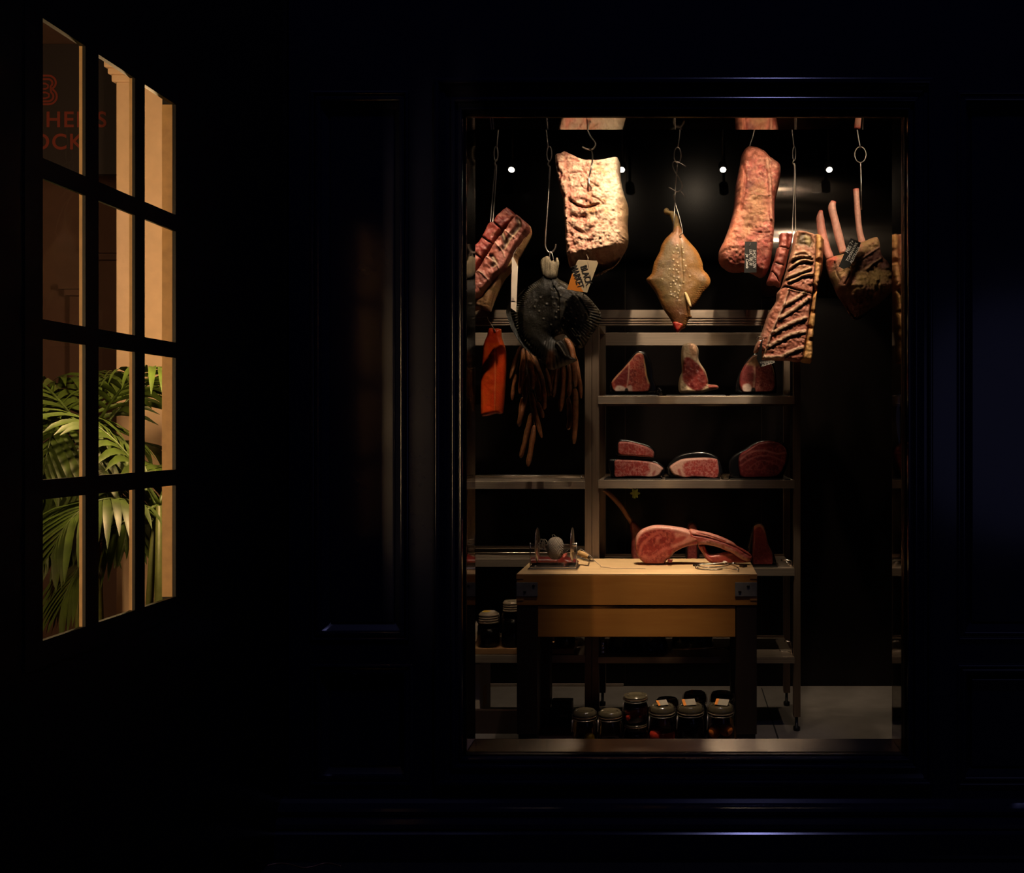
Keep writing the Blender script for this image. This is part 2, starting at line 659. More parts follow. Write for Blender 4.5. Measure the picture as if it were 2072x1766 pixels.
M['flesh'] = painted('raw_meat', 0.42, 0.24, 100, 0.45, 160, 0.12)
M['cut'] = painted('cut_meat', 0.36, 0.24, 150, 0.35, 200, 0.15)
M['aged'] = painted('aged_meat', 0.55, 0.35, 90, 0.8, 120, 0.0)
M['fish'] = painted('fish_skin', 0.30, 0.2, 120, 0.25, 220, 0.25)
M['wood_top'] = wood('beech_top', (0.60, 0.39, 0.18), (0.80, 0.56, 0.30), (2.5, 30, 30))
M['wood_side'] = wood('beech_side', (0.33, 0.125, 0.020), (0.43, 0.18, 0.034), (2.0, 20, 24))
M['wood_end'] = wood('beech_end_grain', (0.33, 0.13, 0.035), (0.46, 0.21, 0.06), (40, 20, 40))
M['wood_dark'] = wood('dark_board', (0.20, 0.10, 0.04), (0.32, 0.17, 0.08), (2.5, 30, 30))
M['leg'] = wood('dark_oak_leg', (0.016, 0.008, 0.005), (0.028, 0.015, 0.009), (30, 30, 2))
M['leg_foot'] = wood('bare_oak_leg_end', (0.055, 0.030, 0.014), (0.08, 0.045, 0.02), (30, 30, 2))
M['rubber'] = simple('black_rubber', (0.006, 0.006, 0.006), 0.5)
M['wrap'] = simple('black_shrink_wrap', (0.006, 0.006, 0.007), 0.24, 0, 0.2, 12, 0.25, coat=0.3)
M['tray'] = simple('black_tray', (0.008, 0.008, 0.008), 0.35)
M['plate'] = simple('steel_corner_plate', (0.20, 0.18, 0.16), 0.5, 0.35, 0.2, 30, 0.1)
M['card'] = simple('white_card', (0.62, 0.52, 0.42), 0.7, 0, 0.06, 40)
M['cream'] = simple('cream_card', (0.60, 0.47, 0.30), 0.7, 0, 0.06, 40)
M['orange'] = simple('orange_print', (0.80, 0.24, 0.015), 0.7, 0, 0.03, 40)
M['ink'] = simple('black_ink', (0.02, 0.017, 0.016), 0.7)
M['slate'] = simple('chalk_slate', (0.010, 0.010, 0.010), 0.4)
M['chalk'] = simple('chalk_writing', (0.66, 0.62, 0.56), 0.8)
M['bone'] = painted('bone', 0.45, 0.22, 90, 0.35, 200, 0.1)
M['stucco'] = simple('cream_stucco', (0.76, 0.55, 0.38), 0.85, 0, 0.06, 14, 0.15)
M['stucco_shade'] = simple('shade_dark_stucco', (0.075, 0.035, 0.024), 0.85, 0, 0.1, 8, 0.1)  # base colour darkened for the parts of the courtyard left unlit
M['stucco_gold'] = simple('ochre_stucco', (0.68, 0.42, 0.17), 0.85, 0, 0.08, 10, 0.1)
M['sign'] = simple('plum_sign_board', (0.014, 0.009, 0.011), 0.6, 0, 0.05, 10)
M['sign_ink'] = simple('red_sign_lettering', (0.16, 0.022, 0.012), 0.6, 0, 0.03, 10)
M['string'] = simple('butcher_string', (0.32, 0.265, 0.21), 0.8, 0, 0.2, 200)
M['lens'] = emit('lamp_glow', (1.0, 0.90, 0.76), 14.0)
M['lamp_body'] = simple('black_lamp_body', (0.02, 0.018, 0.017), 0.4)
M['green'] = simple('pale_green_plastic', (0.45, 0.62, 0.14), 0.45)
M['knife_wood'] = wood('knife_handle_wood', (0.42, 0.24, 0.09), (0.62, 0.38, 0.16), (60, 20, 60))
# ------------------------------------------------------------------ the setting
YF = 3.54        # face of the shop front
YB = 3.777       # inner face of the shop front
YW = 5.77        # back wall of the display room
XL = -800 * YF / 1905       # face of the wall on the left
GZ = -0.012       # pavement
CE = 3.72        # ceiling of the display room
fx = lambda px: X(px, YF)
fz = lambda py: Z(py, YF)
OX0, OX1 = X(943, 3.61), X(1825, 3.61)          # window opening
OZ0, OZ1 = Z(1523, 3.61), Z(236, 3.61)

# panels in the shop front, as pixel rectangles (left, right, top, bottom)
PAN = [(632, 823, 188, 1293), (632, 832, 1347, 1585), (1940, 2150, 188, 1292), (1940, 2150, 1347, 1587)]
def front_wall():
    bm = bmesh.new()
    A = lambda a, b, c, d, y0, y1: add_box(bm, a, b, y0, y1, c, d)
    x0, x1, z0, z1 = fx(585), fx(2290), GZ, 4.3
    # the casing hole
    hx0, hx1, hz0, hz1 = fx(900), fx(1870), fz(1575), fz(182)
    for (a, b, c, d) in ((x0, hx0, z0, z1), (hx1, x1, z0, z1), (hx0, hx1, z0, hz0), (hx0, hx1, hz1, z1)):
        A(a, b, c, d, 3.58, 3.65)
    # stiles and rails, proud of the panels
    xs = [x0, fx(632), fx(828), fx(1940), fx(2150), x1]
    for (a, b) in ((x0, fx(632)), (fx(828), hx0), (hx1, fx(1940)), (fx(2150), x1)):
        A(a, b, z0, z1, YF, 3.59)
    for (a, b) in ((fx(632), fx(828)), (fx(1940), fx(2150))):
        for (c, d) in ((z0, fz(1586)), (fz(1347), fz(1292.5)), (fz(188), z1)):
            A(a, b, c, d, YF, 3.59)
    A(hx0, hx1, z0, hz0, YF, 3.59)
    A(hx0, hx1, hz1, z1, YF, 3.59)
    return struct(from_bm('wall_front', bm, M['navy'], recalc=False), 'dark navy panelled shop front around the lit display window')
front_wall()
M['black_paint'] = simple('black_gloss_paint', (0.0035, 0.0035, 0.005), 0.5, 0, 0.1, 8, spec=0.25)
struct(box('trim_15', XL, fx(585), 3.56, 3.6, GZ, 4.3, M['black_paint']), 'narrow black strip between the shop front and the left wall')

def panel(i, r, label):
    l, rt, t, b = r
    def R(k, y, lift=0):
        return (fx(l + k), fx(rt - k), fz(b - k + lift), fz(t + k), y)
    seq = [R(k, y) for k, y in ((-4, 3.5405), (-3.6, 3.5345), (-2.5, 3.5333), (-1, 3.5327), (0.5, 3.5327), (2, 3.5333), (3.1, 3.5345), (3.4, 3.546), (4.6, 3.546), (4.9, 3.5405), (6.5, 3.5393), (8, 3.5386), (10, 3.5383),
                                (12, 3.5386), (13.5, 3.5393), (15, 3.5405), (15.3, 3.549), (15.8, 3.556), (20, 3.563), (27, 3.573), (29.5, 3.577), (30, 3.577), (30.4, 3.570), (31, 3.5685), (33, 3.568))]
    o = rings('trim_%d' % i, seq, M['navy'], cap=True)
    return struct(o, label)
for i, (r, l) in enumerate(zip(PAN, ('tall recessed navy panel beside the display window', 'low recessed navy panel under the tall one',
                                     'tall navy panel at the far right', 'low navy panel at the far right'))):
    panel(i + 1, r, l)

def casing():
    L, R_, T, B = 880, 1886, 160, 1588
    seq = []
    for k, y in ((0, 3.542), (0.2, 3.5235), (1.5, 3.5222), (3, 3.5215), (4.5, 3.5213), (6, 3.5215), (7.5, 3.5222), (9, 3.5235), (9.3, 3.536), (10, 3.541), (20, 3.546), (29, 3.549), (30, 3.5485), (30.3, 3.539), (31.5, 3.5378), (33, 3.537),
                 (34.5, 3.537), (36, 3.5378), (37.5, 3.539), (37.9, 3.549), (39.2, 3.553), (44, 3.555), (45, 3.554), (45.4, 3.5505), (47, 3.5496), (49, 3.551), (50, 3.558), (50.5, 3.570), (51, 3.592)):
        kk = k * 1.07
        seq.append((fx(L + kk), fx(R_ - kk * 0.88), fz(B - k * 1.02), fz(T + k * 1.2), y))
    return struct(rings('trim_5', seq, M['navy']), 'stepped navy moulding framing the display window')
casing()

# skirting mouldings along the foot of the shop front
pz = lambda py: Z(py, 3.5)
extr = [(3.58, pz(1622)), (3.538, pz(1624)), (3.525, pz(1630)), (3.505, pz(1637)), (3.498, pz(1642)), (3.5, pz(1650)), (3.508, pz(1653)), (3.495, pz(1656)),
        (3.483, pz(1664)), (3.48, pz(1672)), (3.485, pz(1677)), (3.478, pz(1679)), (3.472, pz(1682)), (3.47, pz(1741)), (3.45, pz(1742)), (3.44, pz(1744)), (3.44, GZ), (3.58, GZ)]
struct(extrude_x('baseboard_front', extr, XL, fx(2290), M['navy']), 'moulded navy skirting along the foot of the shop front')

# reveal of the display window: polished lining left, right and above, steel sill below
struct(box('trim_6', OX0 - 0.03, OX0, 3.62, YB, OZ0 - 0.1, OZ1 + 0.03, M['mirror']), 'polished steel lining at the window side next to the navy panel')
struct(box('trim_7', OX1, OX1 + 0.03, 3.62, YB, OZ0 - 0.1, OZ1 + 0.03, M['mirror']), 'polished steel lining at the far window side')
def soffit():
    y0, y1, za, zb = 3.622, 3.86, OZ1 + 0.0005, OZ1 + 0.030
    V = [(OX0, y0, za), (OX1, y0, za), (OX1, y1, zb), (OX0, y1, zb)]
    V += [(x, y, z + 0.012) for x, y, z in V]
    return mesh('trim_8', V, [(3, 2, 1, 0), (4, 5, 6, 7), (0, 1, 5, 4), (1, 2, 6, 5), (2, 3, 7, 6), (3, 0, 4, 7)], M['mirror'])
struct(soffit(), 'polished steel lining over the window head')
struct(box('trim_9', OX0, OX1, 3.62, YB, OZ0 - 0.06, OZ0, M['sill'], bev=0.002), 'shiny brushed steel window sill')
# core of the shop front behind the panelling
boxes_ = [(XL, OX0 - 0.03, 3.65, YB, GZ, 4.3), (OX1 + 0.03, fx(2290), 3.65, YB, GZ, 4.3),
          (OX0 - 0.03, OX1 + 0.03, 3.65, YB, GZ, OZ0 - 0.06), (OX0 - 0.03, OX1 + 0.03, 3.65, YB, OZ1 + 0.045, 4.3)]
struct(boxes('wall_front_core', boxes_, M['black_wall']), 'inner side of the shop front wall')
# slim dark frame and pane
def frame2():
    seq = [(fx(934), fx(1839.5), fz(1538), fz(227), 3.592), (fx(934.5), fx(1839), fz(1537.5), fz(227.2), 3.58), (fx(937), fx(1836.5), fz(1535), fz(228), 3.578),
           (fx(938.5), fx(1835), fz(1533), fz(229), 3.58), (OX0 - 0.004, OX1 + 0.004, OZ0 - 0.008, OZ1 + 0.01, 3.6), (OX0, OX1, OZ0, OZ1, 3.61), (OX0, OX1, OZ0, OZ1, 3.625)]
    o = rings('window_2', seq, M['bronze'])
    struct(o, 'large display window of the meat room')
    a_, b_ = 3.552, 3.606
    mesh('head_strip', [(fx(938), a_, fz(222.5)), (fx(1836), a_, fz(222.5)), (fx(1836), b_, fz(222.5) + 0.009), (fx(938), b_, fz(222.5) + 0.009)], [(3, 2, 1, 0)], M['mirror'], o)
    mesh('pane', [(OX0, 3.614, OZ0), (OX1, 3.614, OZ0), (OX1, 3.614, OZ1), (OX0, 3.614, OZ1), (OX0, 3.619, OZ0), (OX1, 3.619, OZ0), (OX1, 3.619, OZ1), (OX0, 3.619, OZ1)],
         [(0, 1, 2, 3), (7, 6, 5, 4)], M['glass'], o)
frame2()

# display room
struct(box('floor', -1.52, 1.75, YB, YW, -0.06, 0.0, M['floor']), 'grey concrete floor of the meat room')
M_seam = simple('floor_joint', (0.02, 0.02, 0.02), 0.8)
o = struct(mesh('trim_10', [tuple(P(1540, 1392, CZ * F / 521)), tuple(P(1542, 1392, CZ * F / 521)), tuple(P(1588, 1530, CZ * F / 659)), tuple(P(1584, 1530, CZ * F / 659))],
                [(0, 1, 2, 3)], M_seam), 'dark joint line in the concrete floor')
o.location.z = 0.0015
struct(box('wall_back', -1.52, 1.75, YW, YW + 0.08, -0.06, CE, M['black_wall']), 'glossy black back wall of the meat room')
for i, px in enumerate((1265, 1541, 1808)):
    struct(box('trim_%d' % (11 + i), X(px, YW) - 0.0022, X(px, YW) + 0.0022, YW - 0.003, YW, 0, CE, M['bronze']), 'thin panel joint in the black back wall')
struct(box('wall_inner_left', -1.52, -1.44, YB, YW, -0.06, CE, M['black_wall']), 'black side wall of the meat room, rack side')
struct(box('wall_inner_right', 1.67, 1.75, YB, YW, -0.06, CE, M['black_wall']), 'black side wall of the meat room, empty side')
struct(box('ceiling', -1.52, 1.75, YB, YW, CE, CE + 0.06, M['black_wall']), 'dark ceiling of the meat room')
# dark polished panel at the back right with a pressed fold that catches the lamps
m, nt, b = new_mat('blackened_steel')
v = tex_obj(nt, (1.2, 1, 5))
bump(nt, b, noise(nt, v, 1.0, 2, 0.5), 0.12, 0.02)
setp(b, Base_Color=(0.22, 0.19, 0.165, 1), Roughness=0.12, Metallic=1.0)
b.inputs['Anisotropic Rotation'].default_value = 0.25
b.inputs['Anisotropic'].default_value = 0.95
tn = nt.nodes.new('ShaderNodeTangent')
tn.direction_type = 'RADIAL'; tn.axis = 'X'
nt.links.new(tn.outputs['Tangent'], b.inputs['Tangent'])
M['black_steel'] = m
struct(box('trim_14', X(1541, YW - 0.02), 1.66, YW - 0.022, YW - 0.003, Z(600, YW), CE - 0.02, M['black_steel']), 'dark polished steel cladding high on the back wall')
struct(box('baseboard_back', -1.44, X(1262, YW), YW - 0.012, YW, 0.0, Z(1388, YW - 0.012) + 0.012, simple('pale_skirting', (0.62, 0.52, 0.44), 0.5)), 'thin pale skirting strip at the foot of the back wall')

# pavement
struct(box('ground', -6.5, 3.2, -2.5, 3.55, GZ - 0.08, GZ, M['paving']), 'black pavement in front of the shop')

# ------------------------------------------------------------------ left wall with its glazed window
WS = -XL / 1.64
WY = [WS * q for q in [2.428, 2.603, 2.662, 2.841, 2.893, 3.072]]
WZ = [CZ + WS * (q - CZ) for q in [2.629, 2.269, 2.216, 1.853, 1.803, 1.439, 1.388, 1.024]]
bl = [(XL - 0.03, XL, -2.4, WY[0] - 0.06, GZ, 4.3), (XL - 0.03, XL, WY[5] + 0.06, 3.58, GZ, 4.3),
      (XL - 0.03, XL, WY[0] - 0.06, WY[5] + 0.06, GZ, WZ[7] - 0.06), (XL - 0.03, XL, WY[0] - 0.06, WY[5] + 0.06, WZ[0] + 0.06, 4.3)]
struct(boxes('wall_left', bl, M['black_paint']), 'black wall at the left with a twelve pane window')
def window1():
    fr = [(XL - 0.022, XL + 0.004, WY[0] - 0.06, WY[0], WZ[7] - 0.06, WZ[0] + 0.06), (XL - 0.036, XL + 0.004, WY[5], WY[5] + 0.06, WZ[7] - 0.06, WZ[0] + 0.06),
          (XL - 0.010, XL + 0.004, WY[0], WY[5], WZ[7] - 0.06, WZ[7]), (XL - 0.010, XL + 0.004, WY[0], WY[5], WZ[0], WZ[0] + 0.06)]
    M['sash'] = simple('sash_paint_inside', (0.62, 0.40, 0.18), 0.6)
    root = boxes('window_1', fr, M['black_paint'])
    struct(root, 'twelve pane window with black bars onto a lamplit courtyard')
    # bars: dark outside, cream-painted rear half
    fronts, rears = [], []
    for a, b2 in ((WY[1], WY[2]), (WY[3], WY[4])):
        fronts.append((XL - 0.004, XL + 0.004, a, b2, WZ[7], WZ[0]))
        rears.append((XL - 0.012, XL - 0.004, a, b2, WZ[7], WZ[0]))
    for t, b2 in ((WZ[1], WZ[2]), (WZ[3], WZ[4]), (WZ[5], WZ[6])):
        for k in range(3):
            fronts.append((XL - 0.004, XL + 0.004, WY[2 * k], WY[2 * k + 1], b2, t))
            rears.append((XL - 0.012, XL - 0.004, WY[2 * k], WY[2 * k + 1], b2 + 0.003, t - 0.003))
    box('jamb', XL - 0.0365, XL - 0.006, WY[5] - 0.001, WY[5] + 0.004, WZ[7], WZ[0], M['sash'], root)
    boxes('glazing_bars', fronts, M['black_paint'], root)
    boxes('glazing_bars_rear', rears, M['sash'], root)
    k = 0
    for c in range(3):
        for r in range(4):
            y0, y1, z1, z0 = WY[2 * c], WY[2 * c + 1], WZ[2 * r], WZ[2 * r + 1]
            mesh('pane', [(XL - 0.004, y0, z0), (XL - 0.004, y1, z0), (XL - 0.004, y1, z1), (XL - 0.004, y0, z1)], [(0, 1, 2, 3)], M['glass'], root)
window1()

# courtyard behind that window
YC = 5.0
cx = lambda px: X(px, YC)
czz = lambda py: Z(py, YC)
struct(box('floor_courtyard', -6.5, XL - 0.12, -2.4, 6.6, -0.06, 0.0, M['stucco_shade']), 'brown floor of the courtyard beyond the window')
struct(box('wall_courtyard_back', -6.5, XL - 0.12, 6.0, 6.1, 0, 4.6, M['stucco_shade']), 'dim brown wall at the end of the courtyard')
struct(box('wall_courtyard_side', -6.5, -6.4, -2.4, 6.0, 0, 4.6, M['stucco_shade']), 'brown side wall of the courtyard')
struct(box('wall_courtyard_near', -1.60, -1.58, 3.6, 6.0, 0, 4.6, M['stucco_shade']), 'courtyard wall behind the shop front')
struct(box('ceiling_courtyard', -6.5, XL - 0.12, 4.2, 6.0, Z(88, 5.4), Z(88, 5.4) + 0.3, M['stucco_shade']), 'brown soffit over the courtyard')

def column():
    root = thing('cream_column', 'tall cream rendered column with a moulded capital beyond the window', 'column', (cx(298), YC + 0.12, 0))
    x0, x1 = cx(235), cx(362)
    box('shaft', x0, x1, YC, YC + 0.24, 0, czz(166), M['stucco'], root, 0.004, origin=wl(root))
    cap = []
    for k, (dx, t, bt) in enumerate(((8, 166, 152), (13, 152, 140), (18, 140, 112))):
        cap.append((cx(235 - dx), x1, YC - 0.01 - 0.012 * k, YC + 0.26, czz(t), czz(bt)))
    boxes('capital', cap, M['stucco'], root, 0.006)
column()
def far_pilaster(name, pxl, pxr, y, top, label):
    root = thing(name, label, 'pilaster', (X((pxl + pxr) / 2, y), y, 0))
    box('shaft', X(pxl, y), X(pxr, y), y, 5.99, 0, Z(top + 22, y), M['stucco_shade'], root, 0.004, origin=wl(root))
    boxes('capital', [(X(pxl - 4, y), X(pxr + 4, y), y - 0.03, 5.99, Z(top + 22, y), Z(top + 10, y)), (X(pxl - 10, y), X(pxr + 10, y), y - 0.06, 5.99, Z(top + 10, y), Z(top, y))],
          M['stucco_shade'], root)
far_pilaster('dim_pilaster', 198, 246, 5.7, 505, 'broad dim pilaster in the shade behind the cream column')
far_pilaster('dim_pilaster', 140, 180, 5.85, 577, 'narrow dim pilaster low on the courtyard back wall')

def sign():
    y = 5.4
    root = thing('sign_board', 'dark plum sign board lettered in dull red, hanging in the courtyard', 'sign', (X(91, y), y + 0.02, Z(350, y)))
    box('board', X(-75, y), X(250, y), y, y + 0.04, Z(352, y), Z(89, y), M['sign'], root, origin=wl(root))
    s = 31 * y / F / 0.70
    text('lettering', "BUTCHER'S", s, (X(90, y), y - 0.002, Z(243.5, y)), M['sign_ink'], root, bold=0.002, space=1.16)
    text('lettering', 'BLOCK', s, (X(90, y), y - 0.002, Z(288.5, y)), M['sign_ink'], root, bold=0.002, space=1.16)
    # emblem: a B drawn in parallel bands
    V, Fc = [], []
    def band(k, w):
        pts = []
        xl, xm = 68, 90
        for (cyy, R) in ((167, 17 - k), (195.5, 18 - k)):
            for j in range(13):
                a = -PI / 2 + PI * j / 12
                pts.append((xm + 6 + (R * 0.98) * math.cos(a), cyy + R * math.sin(a)))
        return pts
    def ribbon(pts, w, closed):
        base = len(V)
        n = len(pts)
        for i in range(n):
            p0 = Vector((*pts[i - 1 if (i or closed) else 0], 0)); p1 = Vector((*pts[(i + 1) % n if (i < n - 1 or closed) else i], 0))
            t = (p1 - p0).normalized()
            nx, ny = -t.y, t.x
            for sgn in (-1, 1):
                V.append(tuple(P(pts[i][0] + sgn * nx * w / 2, pts[i][1] + sgn * ny * w / 2, y - 0.003)))
        for i in range(n if closed else n - 1):
            a = base + 2 * i; b2 = base + 2 * ((i + 1) % n)
            Fc.append((a, a + 1, b2 + 1, b2))
    outer = [(66, 153)] + [(98 + 15 * math.cos(a), 167 + 14 * math.sin(a)) for a in [-PI / 2 + PI * j / 10 for j in range(9)]] + \
            [(98 + 17 * math.cos(a), 195 + 16 * math.sin(a)) for a in [-PI / 2 + PI * j / 10 for j in range(2, 11)]] + [(66, 211)]
    mid = [(66, 160)] + [(97 + 9 * math.cos(a), 168 + 8 * math.sin(a)) for a in [-PI / 2 + PI * j / 10 for j in range(9)]] + \
          [(97 + 11 * math.cos(a), 195 + 10 * math.sin(a)) for a in [-PI / 2 + PI * j / 10 for j in range(2, 11)]] + [(66, 205)]
    ribbon(outer, 4, False); ribbon(mid, 4, False)
    ribbon([(70, 169), (92, 169), (97, 172), (97, 177), (92, 180), (70, 180)], 3.5, False)
    ribbon([(70, 187), (92, 187), (99, 190), (99, 196), (92, 199), (70, 199)], 3.5, False)
    ribbon([(68, 153), (68, 211)], 4, False)
    mesh('emblem', V, Fc, M['sign_ink'], root)
sign()

# courtyard lamps, out of the picture; the tube is added for gold lines in the mouldings
def globe(name, loc, r, power, label):
    root = thing(name, label, 'lamp', (loc[0], loc[1], 0))
    lathe('pole', [(0.03, 0), (0.02, 0.05), (0.014, 0.1), (0.012, loc[2] - r)], (loc[0], loc[1], 0), M['lamp_body'], root, 12)
    area = 4 * PI * r * r
    g = lathe('globe', [(0.0001, -r)] + [(r * math.cos(a), r * math.sin(a)) for a in [(-PI / 2) + PI * k / 14 for k in range(1, 14)]] + [(0.0001, r)], loc,
              emit(name + '_glow', (1.0, 0.62, 0.29), power / (PI * area)), root, 24)
def glint_tube(name, x, y, z0, z1, r, power, label):
    root = thing(name, label, 'lamp', (x, y, 0))
    lathe('pole', [(0.10, 0), (0.10, 0.02), (0.02, 0.03), (0.02, z0 - 0.02), (r, z0 - 0.01), (r, z0)], (x, y, 0), M['lamp_body'], root, 16)
    lathe('glass_tube', [(r, z0), (r, z1), (r * 0.7, z1 + r * 0.6), (0.0001, z1 + r * 0.8)], (x, y, 0), emit(name + '_glow', (1.0, 0.62, 0.29), power / (PI * 2 * PI * r * (z1 - z0))), root, 20)
glint_tube('glint_tube', -3.4, -1.2, 0.9, 2.5, 0.07, 260, 'tall unseen glowing tube added for gold glints, at the near end of the courtyard')
globe('garden_lamp', (-1.72, 3.45, 2.15), 0.08, 100, 'round warm lamp on a tall pole behind the wall corner by the palms')

# ------------------------------------------------------------------ palms behind the window
M['leaf'] = simple('palm_leaf', (0.042, 0.072, 0.009), 0.48, 0, 0.4, 14, 0.0, spec=0.5)
M['leaf_old'] = simple('dry_palm_leaf', (0.16, 0.07, 0.02), 0.5, 0, 0.4, 14)
M['stem'] = simple('palm_stem', (0.10, 0.12, 0.03), 0.5, 0, 0.3, 20)
def frond_mesh(base, az, el, L, droop, leaf, nl, mat, parent, wid=0.028, seed=0):
    rnd = random.Random(seed)
    pts = []
    d = Vector((math.cos(az) * math.cos(el), math.sin(az) * math.cos(el), math.sin(el)))
    p = Vector(base)
    n = 16
    for i in range(n + 1):
        pts.append(p.copy())
        d = (d + Vector((0, 0, -droop / n * (0.4 + 1.6 * i / n)))).normalized()
        p = p + d * (L / n)
    V, Fc = tube_data(pts, [0.008 * (1 - 0.8 * i / n) for i in range(n + 1)], 6)
    for s in (-1, 1):
        for k in range(nl):
            t = 0.22 + 0.78 * (k + 0.5 * (s > 0) * 0.6) / nl
            f = t * n
            i = min(int(f), n - 1)
            o = pts[i].lerp(pts[i + 1], f - i)
            tg = (pts[i + 1] - pts[i]).normalized()
            side = tg.cross(Vector((0, 0, 1)))
            if side.length < 0.05:
                side = Vector((math.sin(az), -math.cos(az), 0))
            side.normalize()
            up = side.cross(tg).normalized()
            ln = leaf * (0.55 + 0.9 * math.sin(PI * min(1, t * 0.95 + 0.05)) ** 0.8) * rnd.uniform(0.85, 1.1)
            dr = (side * s * (0.9 - 0.35 * t) + tg * (0.45 + 0.5 * t) + up * 0.18).normalized()
            q = o.copy()
            b0 = len(V)
            m = 5
            for j in range(m + 1):
                w = wid * math.sin(PI * (0.10 + 0.90 * j / m)) ** 0.7 * 0.5 if j < m else 0.0008
                nn = dr.cross(up).normalized()
                V.append(q + nn * w); V.append(q + up * (-0.3 * w)); V.append(q - nn * w)
                dr = (dr + Vector((0, 0, -0.20 - 0.12 * j / m)) * rnd.uniform(0.7, 1.3)).normalized()
                q = q + dr * ln / m
            for j in range(m):
                a = b0 + 3 * j
                Fc.append((a, a + 1, a + 4, a + 3)); Fc.append((a + 1, a + 2, a + 5, a + 4))
    return mesh('frond', V, Fc, mat, parent, True)
def palm(name, x, y, zc, specs, label, seed):
    root = thing(name, label, 'palm', (x, y, 0))
    for k in range(4):
        a = k * 1.7 + seed
        tube('stem', [(x + 0.06 * math.cos(a), y + 0.06 * math.sin(a), 0.002), (x + 0.04 * math.cos(a), y + 0.04 * math.sin(a), zc * 0.6), (x + 0.015 * math.cos(a), y + 0.015 * math.sin(a), zc)],
             [0.02, 0.016, 0.01], M['stem'], root, 8)
    for k, (az, el, L, dp, lf, nl, old) in enumerate(specs):
        frond_mesh((x, y, zc - 0.03 * (k % 3)), az, el, L, dp, lf, nl, M['leaf_old'] if old else M['leaf'], root, seed=seed * 31 + k)
R_ = math.radians
palm('palm', -2.50, 4.0, 1.52, [(R_(-20), 1.0, 0.75, 1.7, 0.24, 15, 0), (R_(40), 1.05, 0.75, 1.5, 0.22, 15, 0), (R_(110), 1.1, 0.75, 1.6, 0.22, 15, 0), (R_(175), 1.0, 0.8, 1.6, 0.24, 15, 0),
      (R_(235), 0.9, 0.75, 1.9, 0.22, 15, 0), (R_(290), 0.75, 0.8, 2.0, 0.24, 16, 0), (R_(-60), 0.5, 0.7, 2.0, 0.24, 15, 0), (R_(10), 0.35, 0.62, 2.2, 0.22, 14, 0), (R_(-85), 0.05, 0.62, 1.9, 0.24, 15, 0), (R_(-40), -0.1, 0.6, 1.6, 0.24, 15, 0), (R_(-110), -0.15, 0.6, 1.4, 0.22, 14, 0), (R_(-65), -0.5, 0.55, 0.9, 0.22, 14, 0)],
     'bushy green palm with arching fronds right behind the twelve pane window', 3)
palm('palm', -3.05, 4.25, 1.50, [(R_(0), 1.0, 0.7, 1.5, 0.22, 15, 0), (R_(85), 1.1, 0.5, 1.5, 0.22, 15, 0), (R_(150), 0.9, 0.7, 1.6, 0.22, 15, 0), (R_(215), 1.0, 0.8, 1.6, 0.24, 15, 0),
      (R_(285), 0.95, 0.8, 1.6, 0.24, 15, 0), (R_(330), 0.5, 0.7, 2.0, 0.24, 14, 0), (R_(250), 0.2, 0.6, 1.5, 0.2, 12, 1), (R_(280), -0.3, 0.6, 1.2, 0.22, 13, 1), (R_(310), -0.2, 0.65, 1.4, 0.22, 14, 0), (R_(270), 0.1, 0.7, 1.6, 0.24, 14, 0)],
     'second green palm further left in the courtyard, brown fronds at its foot', 5)
palm('palm', -1.98, 3.60, 1.28, [(R_(200), 1.15, 0.62, 1.5, 0.20, 15, 0), (R_(150), 1.0, 0.5, 1.6, 0.18, 14, 0), (R_(255), 0.7, 0.55, 2.0, 0.22, 15, 0), (R_(100), 0.9, 0.45, 1.8, 0.18, 13, 0),
      (R_(225), 0.45, 0.5, 2.0, 0.2, 14, 0), (R_(205), 0.0, 0.45, 2.0, 0.2, 14, 0), (R_(240), -0.25, 0.5, 1.4, 0.2, 14, 0)],
     'low dark palm closest to the window corner by the pilaster', 8)

# thin cable curled on the pavement at the foot of the skirting
M['cable'] = simple('copper_cable', (0.30, 0.14, 0.08), 0.35, 0.4)
def G(px, py):
    return P(px, py, (CZ - GZ - 0.003) * F / (py - VY))
cb = tube('cable', [G(541, 1751), G(562, 1746.5), G(586, 1748), G(612, 1755), G(632, 1753), G(655, 1746.5), G(672, 1747), G(690, 1752)], 0.0022, M['cable'], segs=6, n=6)
tag(cb, 'thin brownish cable looping over the ground below the navy skirting', 'cable')
# ------------------------------------------------------------------ lamps of the display room
def spot_light(name, loc, target, power, cone, blend, parent):
    l = bpy.data.lights.new(name, 'SPOT')
    l.energy = power
    l.color = WARM
    l.spot_size = math.radians(cone)
    l.spot_blend = blend
    l.shadow_soft_size = 0.02
    o = bpy.data.objects.new(name, l)
    COL.objects.link(o)
    o.parent = parent
    d = Vector(target) - Vector(loc)
    o.location = Vector(loc) - wl(parent)
    o.rotation_euler = d.to_track_quat('-Z', 'Y').to_euler()
    return o
def lamp_mesh(bm_c, loc, d, r=0.03, L=0.09):
    d = Vector(d).normalized()
    p = Vector(loc)
    return [(p - d * L, r * 0.75), (p - d * L * 0.85, r), (p - d * 0.004, r), (p, r * 0.92)]
def head(parent, loc, target, r, L, glow=True):
    d = (Vector(target) - Vector(loc)).normalized()
    prof = lamp_mesh(None, loc, d, r, L)
    tube('lamp_head', [q for q, _ in prof], [k for _, k in prof], M['lamp_body'], parent, 20, True)
    if glow:
        V, Fc = tube_data([Vector(loc) + d * 0.001, Vector(loc) + d * 0.003], r * 0.72, 20)
        mesh('lens', V, Fc, M['lens'], parent)
trk = thing('key_fill_track', 'unseen black track with spotlights and added fill heads just inside the window', 'lamp', (0, LY, LZ + 0.14))
